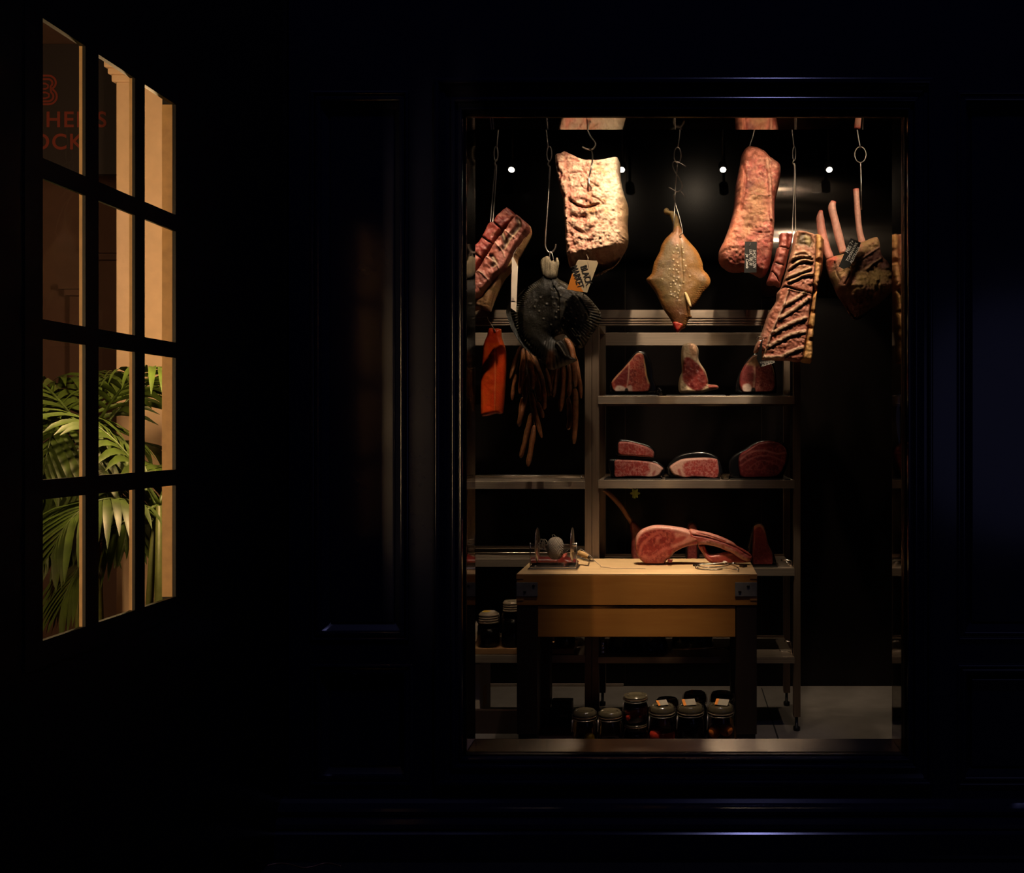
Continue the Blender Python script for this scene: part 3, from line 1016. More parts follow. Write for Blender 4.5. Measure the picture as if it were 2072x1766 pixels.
box('track', -1.2, 1.3, LY - 0.015, LY + 0.015, LZ + 0.14, LZ + 0.17, M['lamp_body'], trk)
for px_ in (-1.1, 0.05, 1.2):
    tube('hanger', [(px_, LY, LZ + 0.16), (px_, LY, CE)], 0.006, M['lamp_body'], trk, 8)
for k, (a, t, p_, c, bl_) in enumerate(KEY_FILLS):
    d = (Vector(t) - Vector(a)).normalized()
    head(trk, Vector(a) - d * 0.02, t, 0.032, 0.10, glow=False)
    tube('stem', [Vector(a) - d * 0.07, Vector((a[0], a[1], LZ + 0.15 if a[2] < LZ + 0.1 else CE - 0.001))], 0.008, M['lamp_body'], trk, 8)
    spot_light('spot', a, t, p_, c, bl_, trk)
YS = 5.5
for k, (px, lab) in enumerate(((1035, 'small lit spotlight at the back, between the rib slab hook and the long turbot hook'),
                               (1258, 'small lit spotlight at the back, half hidden behind the big fatty beef cut'),
                               (1463, 'small lit spotlight at the back, just left of the dark sirloin piece'),
                               (1678, 'small lit spotlight at the back, above the tomahawk rack bones'))):
    loc = P(px, 343, YS)
    tgt = loc + Vector((0.02, -0.55, -0.62))
    root = thing('spotlight', lab, 'lamp', (loc.x, loc.y, CE), 'lit spotlights at the back of the meat room')
    head(root, loc, tgt, 0.024, 0.06)
    tube('stem', [loc + Vector((0, 0.03, 0.035)), (loc.x, loc.y + 0.035, CE - 0.0005)], 0.007, M['lamp_body'], root, 8)
    spot_light('spot', loc + Vector((0, -0.01, -0.012)), loc + Vector((0.0, -0.10, -1.0)), 17, 62, 0.7, root)

# ------------------------------------------------------------------ hanging rails (behind the window head) and hooks
RZ = 3.16
def rail(name, y, label):
    o = tube(name, [(-1.445, y, RZ), (1.675, y, RZ)], 0.014, M['chrome'], segs=12)
    return tag(o, label, 'rail')
rail('hanging_rail', 4.62, 'steel hanging rail high in the meat room carrying the hooks')

def hk(name, parts, label, Y, group=None):
    """parts: (name, pixel polyline, radius m, smooth n, closed) ; every hook starts at the rail"""
    top = parts[0][1][0]
    root = thing(name, label, 'hook', tuple(P(top[0], top[1], Y)), group)
    for nm, pl, r, n in parts:
        pts = [P(q[0], q[1], Y - (q[2] if len(q) > 2 else 0)) for q in pl]
        tube(nm, pts, r, M['wire'], root, 8, True, n)
    return root
def oval(cx, cy, rx, ry, rot=0, n=20):
    o = []
    for k in range(n + 1):
        a = 2 * PI * k / n + rot
        o.append((cx + rx * math.cos(a), cy + ry * math.sin(a)))
    return o
railpx = VY - (RZ + 0.010 - CZ) * F / 4.62
def top_hook(px):
    y = 4.62
    return [(px + 7, railpx + 2), (px + 5, railpx - 6), (px, railpx - 9), (px - 5, railpx - 4), (px - 3, railpx + 10)]
YH = 4.62
# rib slab at the far left: S hook, ring and long double hook
hk('meat_hook', [('upper_hook', top_hook(1010) + [(1009, 250), (1005, 300)], 0.0035, 4), ('ring', oval(1003.5, 311, 4, 15, -PI / 2), 0.003, 0),
                 ('shank', [(1005, 322), (1001, 331), (1003, 338), (1004, 345), (998, 440), (995, 462, 0.02)], 0.0035, 3),
                 ('shank', [(1001, 331), (1005, 336), (1001, 345), (993, 440), (991, 466, 0.02)], 0.0032, 3)],
   'long steel hook holding the left beef rib slab', YH)
# turbot hook
hk('meat_hook', [('upper_hook', top_hook(1104) + [(1105, 258), (1109, 298)], 0.0035, 4), ('ring', oval(1111.5, 311, 5, 15, -PI / 2), 0.003, 0),
                 ('shank', [(1112, 325), (1109, 332), (1112, 338), (1113, 345), (1108, 420), (1104, 480), (1104, 500), (1110, 510), (1117, 510), (1123, 503), (1125, 494)], 0.0042, 4)],
   'long steel hook from which the black turbot hangs', YH)
# small ring wire through the turbot tail
hk('wire_loop', [('wire', [(1113, 509, 0.03), (1116, 511, 0.03), (1119, 520, 0.032), (1121, 535, 0.03), (1120, 545, 0.02)], 0.0022, 4), ('wire', [(1113, 508, 0.03), (1112, 530, 0.035), (1115, 555, 0.035), (1116, 568, 0.02)], 0.0022, 4)],
   'thin wire loop tying the turbot tail to its hook', 4.62)
# big beef cut: S hooks
hk('meat_hook', [('upper_hook', top_hook(1186) + [(1188, 258), (1196, 277), (1205, 290), (1202, 299), (1195, 303), (1186, 301), (1178, 297)], 0.0042, 4),
                 ('lower_hook', [(1192, 300), (1197, 305, 0.02), (1199, 318, 0.10), (1197, 336, 0.15), (1192, 357, 0.14), (1192, 370, 0.145), (1194, 377, 0.14), (1199, 381, 0.11)], 0.0034, 4)],
   'pair of S hooks carrying the big fatty beef cut', YH)
# plaice: chain of S hooks
hk('meat_hook', [('upper_hook', top_hook(1374) + [(1376, 258), (1372, 298)], 0.0034, 4), ('ring', oval(1371, 314, 7, 16, 0), 0.0028, 0),
                 ('middle_hook', [(1388, 337), (1372, 328), (1364, 327), (1361, 333), (1365, 346), (1374, 360), (1380, 374), (1377, 385), (1370, 388), (1362, 384), (1353, 379)], 0.0028, 4),
                 ('shank', [(1371, 331), (1368, 360), (1366, 390), (1365, 425, 0.05), (1363, 455, 0.055), (1362, 470, 0.04)], 0.003, 3),
                 ('lower_hook', [(1385, 398), (1377, 387), (1368, 389), (1363, 396), (1366, 410, 0.045), (1375, 440, 0.06), (1381, 468, 0.065), (1378, 474, 0.065), (1373, 479, 0.045)], 0.0025, 4)],
   'chain of three small steel hooks holding the golden plaice', YH)
hk('meat_hook', [('upper_hook', top_hook(1529) + [(1527, 262), (1515, 302), (1511, 330)], 0.0034, 3)], 'straight steel wire hook holding the sirloin piece', YH)
hk('meat_hook', [('upper_hook', top_hook(1602) + [(1602, 258), (1607, 300)], 0.0034, 4), ('ring', oval(1607, 311, 3, 14, -PI / 2), 0.003, 0),
                 ('shank', [(1607, 323), (1604, 331), (1609, 337), (1609, 400), (1610, 470), (1610, 482, 0.02)], 0.0034, 3), ('shank', [(1604, 331), (1608, 341), (1606, 400), (1603, 470), (1603, 480, 0.02)], 0.0030, 3)],
   'long double steel hook holding the right beef rib slab', YH)
hk('meat_hook', [('upper_hook', top_hook(1736) + [(1734, 258), (1741, 300)], 0.0032, 4), ('ring', oval(1741, 313, 11.5, 16, -PI / 2), 0.003, 0),
                 ('shank', [(1741, 328), (1742, 345), (1743, 424)], 0.0034, 2)], 'straight hook with a round ring by the tomahawk rack', YH)

# ------------------------------------------------------------------ the meat
FAT = (0.80, 0.63, 0.46); FATY = (0.72, 0.50, 0.24); PINK = (0.62, 0.28, 0.20); RED = (0.36, 0.055, 0.04); DRED = (0.17, 0.028, 0.022)
BROWN = (0.16, 0.065, 0.035); CRUST = (0.07, 0.035, 0.022); ROSE = (0.50, 0.17, 0.12)

# 1 rib slab left
def rib_left():
    root = thing('beef_rib_slab', 'tilted beef slab sawn into dark red blocks, hanging at the left edge of the display window', 'meat', tuple(P(990, 629, 4.6)))
    s = Slab(Z3([(372, 925), (400, 885), (470, 825), (500, 835), (540, 880), (528, 915), (450, 985), (400, 1040), (380, 1100), (300, 1200), (250, 1290), (200, 1370), (60, 1480), (-20, 1440), (40, 1330), (150, 1210), (218, 1130), (290, 1040), (335, 945)]),
             4.60, 0.075, 0.06, 7, 1.6, 3, jitter=0.6, seed=2, power=3)
    s.base((0.30, 0.055, 0.042))
    n = fbm(s.U, s.V, 12, 4, 4)
    s.mix(DRED, sstep(0.45, 0.7, n)); s.mix((0.52, 0.24, 0.18), sstep(0.55, 0.72, fbm(s.U, s.V, 6, 3, 9)) * 0.6)
    for a in ([(372, 925), (440, 990)], [(285, 1040), (380, 1100)], [(215, 1140), (300, 1210)], [(120, 1240), (200, 1340)]):
        s.stroke(Z3(a), 2.2, CRUST, a=0.8, h=-0.02, n=0)
    s.stroke(Z3([(410, 890), (500, 900), (530, 890)]), 2.5, (0.66, 0.3, 0.22), a=0.6, n=0)
    s.rough(0.007, 7, 4, 5)
    s.build('loin_strip', M['flesh'], root)
    s = Slab(Z3([(545, 880), (575, 895), (640, 960), (600, 1040), (520, 1170), (470, 1270), (400, 1330), (330, 1420), (250, 1500), (218, 1510), (120, 1560), (40, 1500), (110, 1420), (218, 1335), (270, 1270), (330, 1180), (390, 1080), (470, 980)]),
             4.575, 0.085, 0.06, 7, 1.6, 3, jitter=0.5, seed=3, power=3)
    s.base((0.36, 0.13, 0.10))
    s.mix((0.42, 0.15, 0.11), sstep(0.4, 0.65, fbm(s.U, s.V, 16, 4, 5)))
    s.mix((0.30, 0.11, 0.085), sstep(0.5, 0.7, fbm(s.U, s.V, 9, 4, 6)) * 0.7)
    for pl in ([(560, 920), (570, 970), (500, 1060), (460, 1130)], [(370, 1190), (400, 1240), (380, 1260)], [(440, 1010), (470, 1090)]):
        s.stroke(Z3(pl), 8, (0.035, 0.025, 0.018), soft=5, a=0.75, h=-0.012)
        s.stroke([(x + 3, y + 2) for x, y in Z3(pl)], 3, (0.55, 0.42, 0.27), a=0.8)
    for a in ([(470, 1000), (540, 1060)], [(390, 1080), (450, 1150), (470, 1200)], [(325, 1190), (400, 1240), (430, 1290)], [(215, 1340), (280, 1300), (360, 1380)], [(120, 1430), (200, 1440), (240, 1490)]):
        s.stroke(Z3(a), 1.8, (0.66, 0.44, 0.34), a=0.8, h=0.006, n=3)
    s.rough(0.012, 9, 5, 7)
    s.build('rib_face', M['flesh'], root)
    s = Slab(Z3([(600, 925), (650, 985), (580, 1130), (540, 1200), (535, 1250), (440, 1340), (350, 1540), (330, 1582), (250, 1568), (150, 1610), (60, 1570), (230, 1500), (290, 1480), (380, 1350), (440, 1290), (520, 1170), (600, 1030)]),
             4.62, 0.07, 0.07, 6, 1.6, 3, jitter=0.6, seed=4)
    s.base((0.70, 0.42, 0.23)); s.mix(FATY, sstep(0.4, 0.7, fbm(s.U, s.V, 12, 3, 8)))
    s.poly(Z3([(225, 1520), (320, 1570), (330, 1590), (210, 1570)]), (0.08, 0.025, 0.018), 3, 0.8)
    s.poly(Z3([(600, 940), (655, 985), (640, 1020), (585, 960)]), (0.6, 0.22, 0.12), 4, 0.6)
    s.rough(0.010, 9, 4, 9)
    s.build('fat_cap', M['flesh'], root)
rib_left()
def tag_paper(name, poly, Y, mat, label, tw=0.0016, yaw=0.0, cat='tag'):
    pts = [P(a, b, Y) for a, b in poly]
    c = sum(pts, Vector()) / len(pts)
    pts = [c + Matrix.Rotation(yaw, 3, 'Z') @ (p - c) for p in pts]
    n = len(pts)
    nn = (pts[1] - pts[0]).cross(pts[2] - pts[1]).normalized()
    if nn.y > 0:
        nn = -nn
    V = [p + nn * tw / 2 for p in pts] + [p - nn * tw / 2 for p in pts]
    Fc = [tuple(range(n)), tuple(n + i for i in reversed(range(n)))] + [(i, n + i, n + (i + 1) % n, (i + 1) % n) for i in range(n)]
    root = thing(name, label, cat, tuple(min(pts, key=lambda q: q.z)))
    bm = bmesh.new()
    me = bpy.data.meshes.new(name)
    me.from_pydata([tuple(v) for v in V], [], Fc)
    bm.from_mesh(me)
    from_bm('card', bm, mat, root)
    return root
r = tag_paper('price_tag', Z3([(500, 1178), (512, 1180), (545, 1248), (543, 1290), (532, 1586), (492, 1558)]), 4.48, M['card'], 'narrow pale tag seen edge on, hanging between the left rib slab and the turbot')
text('print', 'o', 0.02, P(1037.5, 604, 4.474), M['ink'], r)
boxes('print', [(P(1034.8, 609, 4.478).x, P(1042, 609, 4.478).x, 4.477, 4.4795, P(0, 609.6, 4.478).z, P(0, 608.8, 4.478).z)], M['ink'], r)
tube('string', [P(1037, 522, 4.478), P(1040, 512, 4.50), P(1047, 500, 4.54)], 0.001, M['string'], r, 6)

# 2 big fatty beef cut
def brisket():
    s = Slab(ZB([(90, 150), (160, 110), (220, 82), (300, 125), (400, 170), (520, 185), (640, 180), (800, 150), (830, 210), (830, 330), (850, 450), (880, 560), (920, 690), (915, 900), (920, 1080), (880, 1180), (800, 1310), (720, 1375), (560, 1440), (400, 1470), (290, 1440), (240, 1360), (220, 1250), (205, 1000), (190, 780), (180, 620), (140, 500), (110, 330)]),
             4.63, 0.13, 0.10, 13, 1.5, 3, jitter=0.5, seed=5, power=2.6)
    U, V = s.U, s.V
    # lower end turned under; right flank turned away
    zx = (U - 1110) * 5.696; zy = (V - 300) * 5.696
    line = 1270 - (zx - 250) * 0.20
    under = np.clip((zy - line) / 230, 0, 1)
    s.H = s.H - 0.21 * under ** 0.9
    flank = np.clip((zx - (800 + (zy - 700) * 0.05)) / 110, 0, 1) * sstep(480, 700, zy)
    s.H = s.H - 0.07 * flank
    s.H = s.H + 0.022 * (1 - np.clip(zy / 1200, 0, 1)) * 0 
    s.base((0.80, 0.56, 0.41))
    s.mix((0.86, 0.72, 0.54), sstep(480, 760, zx) * sstep(900, 500, zy))
    s.mix((0.62, 0.30, 0.22), sstep(0.50, 0.66, fbm(U, V, 14, 4, 12)) * 0.65 * sstep(720, 420, zx))
    s.mix((0.50, 0.20, 0.14), sstep(0.82, 0.93, ridge(U, V, 16, 4, 14)) * 0.6 * sstep(760, 500, zx))
    s.mix((0.88, 0.70, 0.56), sstep(0.88, 0.96, ridge(U, V, 10, 3, 16)) * 0.5)
    s.mix((0.64, 0.34, 0.09), sstep(0.5, 0.68, fbm(U, V, 11, 4, 18)) * 0.6 * sstep(430, 520, zx) * sstep(760, 640, zx) * sstep(240, 340, zy) * sstep(1000, 800, zy))
    s.mix((0.60, 0.40, 0.18), flank * 0.75)
    s.mix((0.33, 0.12, 0.08), under * 0.7 * (0.6 + 0.4 * sstep(0.4, 0.6, fbm(U, V, 20, 3, 19))))  # shade of the turned-under end also put into the colour
    v = ridge(U + 3 * fbm(U, V, 9, 2, 90), V, 9, 3, 91)
    s.mix((0.36, 0.10, 0.07), sstep(0.88, 0.96, v) * 0.75 * (0.35 + 0.65 * sstep(700, 450, zx)) * sstep(0.42, 0.6, fbm(U, V, 30, 2, 92)))
    s.H -= 0.004 * sstep(0.86, 0.96, v) * np.clip(s.prof, 0, 1)
    s.mix((0.30, 0.07, 0.05), sstep(0.66, 0.76, fbm(U, V, 5, 3, 93)) * 0.6 * sstep(820, 600, zx))
    # left border cells
    for pl in ([(140, 250), (200, 230), (235, 260), (225, 330), (180, 370), (140, 320)], [(180, 500), (240, 480), (250, 560), (200, 600)], [(190, 640), (250, 640), (250, 700), (210, 730)],
               [(200, 790), (260, 780), (275, 850), (230, 870)], [(215, 900), (280, 930), (290, 1000), (240, 1010)], [(220, 1090), (300, 1100), (310, 1170), (250, 1180)], [(180, 110), (220, 95), (225, 150), (185, 160)]):
        z = ZB(pl)
        s.stroke(z + [z[0]], 1.6, (0.40, 0.13, 0.09), a=0.6, h=-0.004)
        s.poly(z, (0.80, 0.52, 0.38), 2, 0.4, h=0.004)
    s.stroke(ZB([(140, 250), (150, 330), (185, 370), (170, 430), (150, 490)]), 3.2, (0.26, 0.05, 0.03), a=0.9, h=-0.004)
    s.stroke(ZB([(140, 245), (210, 235), (235, 200)]), 2, (0.34, 0.08, 0.05), a=0.8)
    s.stroke(ZB([(235, 100), (240, 300), (270, 600), (280, 900), (310, 1200)]), 6, (0.55, 0.22, 0.16), a=0.55, h=-0.006)
    # mouth-like crease, folds and the painted hook shadow
    s.stroke(ZB([(290, 680), (370, 730), (470, 750), (600, 715)]), 3.5, (0.22, 0.06, 0.03), a=0.95, h=-0.022)
    s.stroke(ZB([(300, 640), (380, 625), (460, 640), (540, 680), (600, 700)]), 9, (0.55, 0.24, 0.17), a=0.4, h=0.010)
    s.stroke(ZB([(320, 770), (450, 800), (600, 760)]), 12, None, h=0.009)
    s.stroke(ZB([(300, 840), (380, 875), (440, 840)]), 6, (0.40, 0.13, 0.09), a=0.55, h=-0.008)
    s.stroke(ZB([(330, 1000), (400, 1030), (480, 1040), (540, 980)]), 7, (0.45, 0.16, 0.11), a=0.6, h=-0.008)
    s.stroke(ZB([(310, 920), (420, 960), (520, 930)]), 11, None, h=0.008)
    s.stroke(ZB([(530, 630), (600, 660), (650, 705)]), 2.5, (0.30, 0.10, 0.05), a=0.8, h=-0.01)
    s.stroke(ZB([(470, 440), (540, 490), (600, 520)]), 3, (0.34, 0.16, 0.05), a=0.6, h=-0.006)  # cast shadow of the hook as a dark stroke
    s.stroke(ZB([(400, 490), (440, 540), (500, 560)]), 2.2, (0.36, 0.12, 0.08), a=0.7, h=-0.006)
    s.stroke(ZB([(280, 370), (340, 360), (410, 350)]), 2.2, (0.30, 0.08, 0.05), a=0.8, h=-0.005)
    s.stroke(ZB([(300, 210), (380, 235)]), 3.5, (0.42, 0.13, 0.08), a=0.8, h=-0.005)
    s.stroke(ZB([(730, 940), (770, 900)]), 5, (0.42, 0.13, 0.08), a=0.6, h=-0.006)
    s.rough(0.014, 16, 5, 21); s.rough(0.006, 5, 3, 22)
    lower = sstep(850, 1150, zy) * (1 - under)
    s.H += 0.012 * (ridge(U, V, 13, 3, 23, 7) - 0.6) * lower * np.clip(s.prof, 0, 1)
    o = s.build('aged_beef_cut', M['aged_fat'], None)
    tag(o, 'big pale slab of fatty aged beef with a mouth-like crease, biggest of the hanging cuts', 'meat')
M['aged_fat'] = painted('aged_fat', 0.5, 0.22, 85, 0.7, 110, 0.05)
brisket()
def market_tag():
    Y = 4.44
    poly = ZB([(345, 1285), (555, 1295), (570, 1325), (445, 1663), (212, 1625), (330, 1300)])
    r = tag_paper('printed_tag', poly, Y, M['cream'], 'cream and orange printed tag hanging under the big fatty beef cut', 0.002)
    bl = ZB([(272, 1440), (405, 1657), (214, 1626)])
    pts = [P(a, b, Y - 0.0022) for a, b in bl]
    V = pts + [p + Vector((0, 0.001, 0)) for p in pts]
    mesh('orange_corner', V, [(0, 1, 2), (5, 4, 3), (0, 3, 4, 1), (1, 4, 5, 2), (2, 5, 3, 0)], M['orange'], r)
    a = math.radians(-72)
    k = 5.696
    zz = lambda x, y: P(1110 + x / k, 300 + y / k, Y - 0.0030)
    text('lettering', 'BLACK', 0.043, zz(432, 1462), M['ink'], r, ang=a, bold=0.0006, sx=0.72)
    text('lettering', 'MARKET', 0.046, zz(328, 1480), M['ink'], r, ang=a, bold=0.0006, sx=0.62)
    text('lettering', 'THE', 0.009, zz(475, 1470), M['ink'], r, ang=a)
    boxes('print', [(zz(0, 0).x + dx, zz(0, 0).x + dx + 0.001, Y - 0.0035, Y - 0.002, 0, 0.001) for dx in ()] or
          [(zz(432, 1590).x, zz(436, 1590).x, Y - 0.0032, Y - 0.0022, zz(0, 1612).z, zz(0, 1570).z)], M['ink'], r)
    tube('string', [zz(455, 1300), zz(452, 1325), zz(460, 1345), zz(462, 1365)], 0.0011, M['string'], r, 6)
    tube('string', [zz(455, 1300), P(1190, 522, 4.50), P(1186, 512, 4.53)], 0.0011, M['string'], r, 6)
market_tag()

# 3 turbot
M['turbot'] = painted('turbot_skin', 0.36, 0.25, 120, 0.5, 160, 0.12, 0.35)
def turbot():
    Y = 4.56
    root = thing('turbot', 'round black turbot hanging head down with pale knobs on its skin', 'fish', tuple(P(1135, 760, Y)))
    body = ZT([(590, 380), (640, 400), (700, 405), (765, 400), (800, 430), (900, 480), (1000, 560), (1120, 610), (1220, 700), (1300, 800), (1340, 860), (1345, 960), (1300, 1060), (1210, 1180), (1140, 1300), (1085, 1335), (1040, 1330), (990, 1270), (930, 1210), (860, 1150),
               (800, 1160), (735, 1190), (760, 1230), (800, 1225), (870, 1260), (920, 1400), (980, 1480), (1040, 1475), (1000, 1520), (900, 1560), (800, 1600), (720, 1620), (640, 1610), (590, 1560), (520, 1480), (400, 1390), (300, 1300), (200, 1150), (130, 1000), (90, 850), (130, 740), (230, 660), (330, 560), (450, 480), (540, 420)])
    s = Slab(body, Y, 0.05, 0.04, 40, 1.5, 3, seed=6)
    zx = (s.U - 1010) * 6.541; zy = (s.V - 500) * 6.541
    s.base((0.022, 0.019, 0.013))
    s.mix((0.08, 0.065, 0.04), sstep(0.5, 0.7, fbm(s.U, s.V, 14, 4, 31)) * 0.7 * sstep(700, 800, zx))  # mottling and rim paler on the lit right half, light put into the colour
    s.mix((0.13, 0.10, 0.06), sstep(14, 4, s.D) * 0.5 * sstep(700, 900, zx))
    s.mix((0.010, 0.009, 0.007), sstep(0.5, 0.65, fbm(s.U, s.V, 10, 3, 33)) * 0.8)
    s.mix((0.14, 0.06, 0.03), s.poly(ZT([(660, 1400), (740, 1390), (730, 1600), (640, 1600)]), None, 5) * 0.7)
    # central ridge: the right half faces the lamps
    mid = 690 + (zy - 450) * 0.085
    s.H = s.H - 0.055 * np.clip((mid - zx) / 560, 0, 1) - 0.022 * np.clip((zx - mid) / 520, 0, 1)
    s.stroke(ZT([(690, 430), (720, 520), (790, 640), (800, 760), (800, 900), (780, 1100)]), 3, None, h=-0.008)
    # fin rays round the rim and the knobs
    for (pl) in ([(770, 430), (900, 540), (1050, 680), (1150, 820), (1210, 950), (1215, 1100), (1180, 1180)], [(540, 470), (380, 600), (260, 780), (230, 950), (300, 1150), (450, 1330)]):
        d, near = seg_dist(s.U, s.V, ZT(pl))
        s.stroke(ZT(pl), 4, (0.15, 0.13, 0.09), a=0.35, h=-0.006)
    ang = np.arctan2(s.V - 620, s.U - 1120)
    rim = sstep(30, 10, s.D)
    s.H += 0.0035 * np.sin(ang * 95) * rim * np.clip(s.prof * 2, 0, 1)
    rnd = random.Random(4)
    knobs = [(712, 575), (735, 590), (775, 625), (830, 660), (790, 700), (725, 690), (780, 695), (800, 810), (800, 850), (775, 880), (905, 725), (960, 680), (1010, 740), (1045, 780), (910, 795), (960, 830), (965, 880), (905, 885), (1050, 895), (870, 950), (1020, 960), (925, 990),
             (1015, 1030), (1090, 1060), (1115, 920), (1160, 890), (1175, 985), (750, 770), (770, 950), (860, 1050), (980, 1090), (1030, 1180), (1075, 1185), (640, 770), (560, 680), (540, 860), (600, 960), (480, 800), (1000, 690), (805, 515), (730, 515), (840, 1100), (700, 1040)]
    for i in range(16):
        t = i / 15
        knobs.append((1100 + 120 * math.sin(t * 2.2), 700 + 430 * t))
    for (a, b2) in knobs:
        cx_, cy_ = 1010 + a / 6.541, 500 + b2 / 6.541
        q = ((s.U - cx_) ** 2 + (s.V - cy_) ** 2) ** 0.5
        m_ = sstep(2.4, 0.6, q)
        s.H += 0.006 * m_
        s.mix((0.30, 0.27, 0.20), m_ * 0.55)
    s.rough(0.004, 18, 4, 35)
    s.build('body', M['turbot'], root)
    t = Slab(ZT([(545, 200), (570, 150), (620, 120), (660, 125), (690, 180), (725, 170), (740, 200), (755, 130), (775, 140), (795, 210), (780, 300), (765, 400), (730, 430), (660, 430), (590, 390), (560, 290)]), Y - 0.02, 0.008, 0.008, 5, 1.2, 3, seed=7)
    zx = (t.U - 1010) * 6.541
    t.base((0.40, 0.34, 0.24)); t.mix((0.10, 0.08, 0.05), sstep(0.5, 0.75, vnoise(t.U * 0.9, t.V * 0.05, 3)) * 0.8); t.mix((0.04, 0.03, 0.02), sstep(550, 562, t.V))
    t.H += 0.002 * np.sin(t.U * 2.2) * t.prof
    t.build('tail', M['turbot'], root)
    f = Slab(ZT([(730, 1290), (790, 1230), (840, 1240), (900, 1330), (950, 1450), (1035, 1478), (960, 1500), (880, 1470), (800, 1400)]), Y - 0.045, 0.012, 0.008, 5, 1.3, 3, seed=8)
    f.base((0.035, 0.028, 0.02)); f.stroke(ZT([(740, 1250), (800, 1310), (880, 1440)]), 2, (0.12, 0.10, 0.07), h=0.004)
    f.build('gill_cover', M['turbot'], root)
turbot()

# 4 plaice
M['plaice'] = painted('plaice_skin', 0.33, 0.25, 110, 0.45, 180, 0.25)
def plaice():
    Y = 4.60
    root = thing('plaice', 'golden brown flatfish hanging head down in the middle of the window', 'fish', tuple(P(1370, 672, Y)))
    body = Z4([(400, 930), (420, 905), (450, 915), (470, 970), (520, 1030), (570, 1090), (605, 1170), (612, 1220), (640, 1250), (663, 1295), (650, 1340), (605, 1385), (580, 1430), (545, 1480), (522, 1500), (520, 1545), (537, 1556), (505, 1580), (490, 1625), (465, 1645), (430, 1655), (400, 1640), (385, 1590), (330, 1510), (298, 1445), (270, 1385), (230, 1330), (203, 1290), (240, 1250), (260, 1170), (300, 1090), (310, 1050), (340, 1000), (385, 955)])
    s = Slab(body, Y, 0.042, 0.035, 26, 1.3, 3, seed=9)
    zx = (s.U - 1250) * 3.532; zy = (s.V - 200) * 3.532
    s.base((0.235, 0.165, 0.075))
    s.mix((0.31, 0.18, 0.085), sstep(0.45, 0.65, fbm(s.U, s.V, 18, 3, 41)) * 0.7)
    s.mix((0.15, 0.10, 0.045), sstep(0.48, 0.68, fbm(s.U, s.V, 9, 4, 46)) * 0.75)
    s.mix((0.42, 0.17, 0.04), sstep(12, 3, s.D) * 0.75)
    s.mix((0.30, 0.16, 0.05), s.poly(Z4([(470, 1030), (560, 1100), (600, 1220), (560, 1430), (500, 1480), (470, 1350), (480, 1200)]), None, 8) * 0.65)
    s.mix((0.17, 0.07, 0.03), sstep(1420, 1530, zy) * 0.8)
    s.mix((0.60, 0.34, 0.24), s.poly(Z4([(405, 930), (455, 930), (480, 1000), (420, 1060), (380, 1010)]), None, 6) * 0.6)
    s.stroke(Z4([(440, 960), (455, 1150), (465, 1330), (440, 1440)]), 2.2, (0.26, 0.15, 0.05), a=0.5, h=-0.003)
    mid = 462
    s.H = s.H - 0.014 * sstep(0, 150, zx - mid)
    s.H += 0.0022 * np.sin((s.V + s.U * 0.25) * 1.9) * sstep(13, 5, s.D) * np.clip(s.prof * 2, 0, 1)
    s.mix((0.72, 0.46, 0.18), sstep(0.2, 0.8, np.sin((s.V + s.U * 0.25) * 1.9)) * sstep(11, 4, s.D) * 0.35)
    kn = [(425, 1058), (400, 1110), (432, 1112), (420, 1080), (398, 1160), (425, 1180), (405, 1200), (434, 1205), (372, 1228), (398, 1230), (420, 1235), (432, 1250), (318, 1298), (402, 1280), (435, 1290), (398, 1312), (420, 1305), (378, 1335), (443, 1345), (380, 1352), (408, 1390), (380, 1390), (432, 1400), (405, 1420), (425, 1430), (470, 1165), (485, 1205), (474, 1240), (462, 1075), (468, 1110), (515, 1275), (470, 1320), (382, 1410), (440, 1380), (412, 1335)]
    for a, b2 in kn:
        q = ((s.U - 1250 - a / 3.532) ** 2 + (s.V - 200 - b2 / 3.532) ** 2) ** 0.5
        m_ = sstep(1.9, 0.5, q)
        s.H += 0.005 * m_; s.mix((0.82, 0.68, 0.42), m_ * 0.85)
    s.rough(0.003, 14, 4, 43)
    s.build('body', M['plaice'], root)
    t = Slab(Z4([(328, 795), (345, 778), (362, 785), (372, 800), (400, 803), (432, 845), (445, 905), (452, 950), (400, 950), (395, 900), (370, 835), (335, 825)]), Y - 0.004, 0.014, 0.012, 5, 1.1, 3, seed=10)
    t.base((0.40, 0.28, 0.11)); t.mix((0.28, 0.17, 0.06), sstep(0.45, 0.7, fbm(t.U + t.V * 0.4, t.V, 3, 3, 44, 14)) * 0.7)
    t.build('tail', M['plaice'], root)
    f = Slab(Z4([(475, 1390), (490, 1383), (515, 1430), (527, 1480), (515, 1490), (495, 1450)]), Y - 0.046, 0.006, 0.004, 3, 1.0, 3, seed=11)
    f.base((0.80, 0.62, 0.34)); f.build('pectoral_fin', M['plaice'], root)
    f = Slab(Z4([(392, 1600), (420, 1590), (465, 1605), (468, 1630), (432, 1672), (405, 1650)]), Y - 0.010, 0.03, 0.02, 5, 1.0, 3, seed=12)
    f.base((0.42, 0.03, 0.02)); f.mix((0.60, 0.14, 0.06), sstep(0.5, 0.7, fbm(f.U, f.V, 5, 3, 45)))
    f.build('mouth', M['plaice'], root)
plaice()

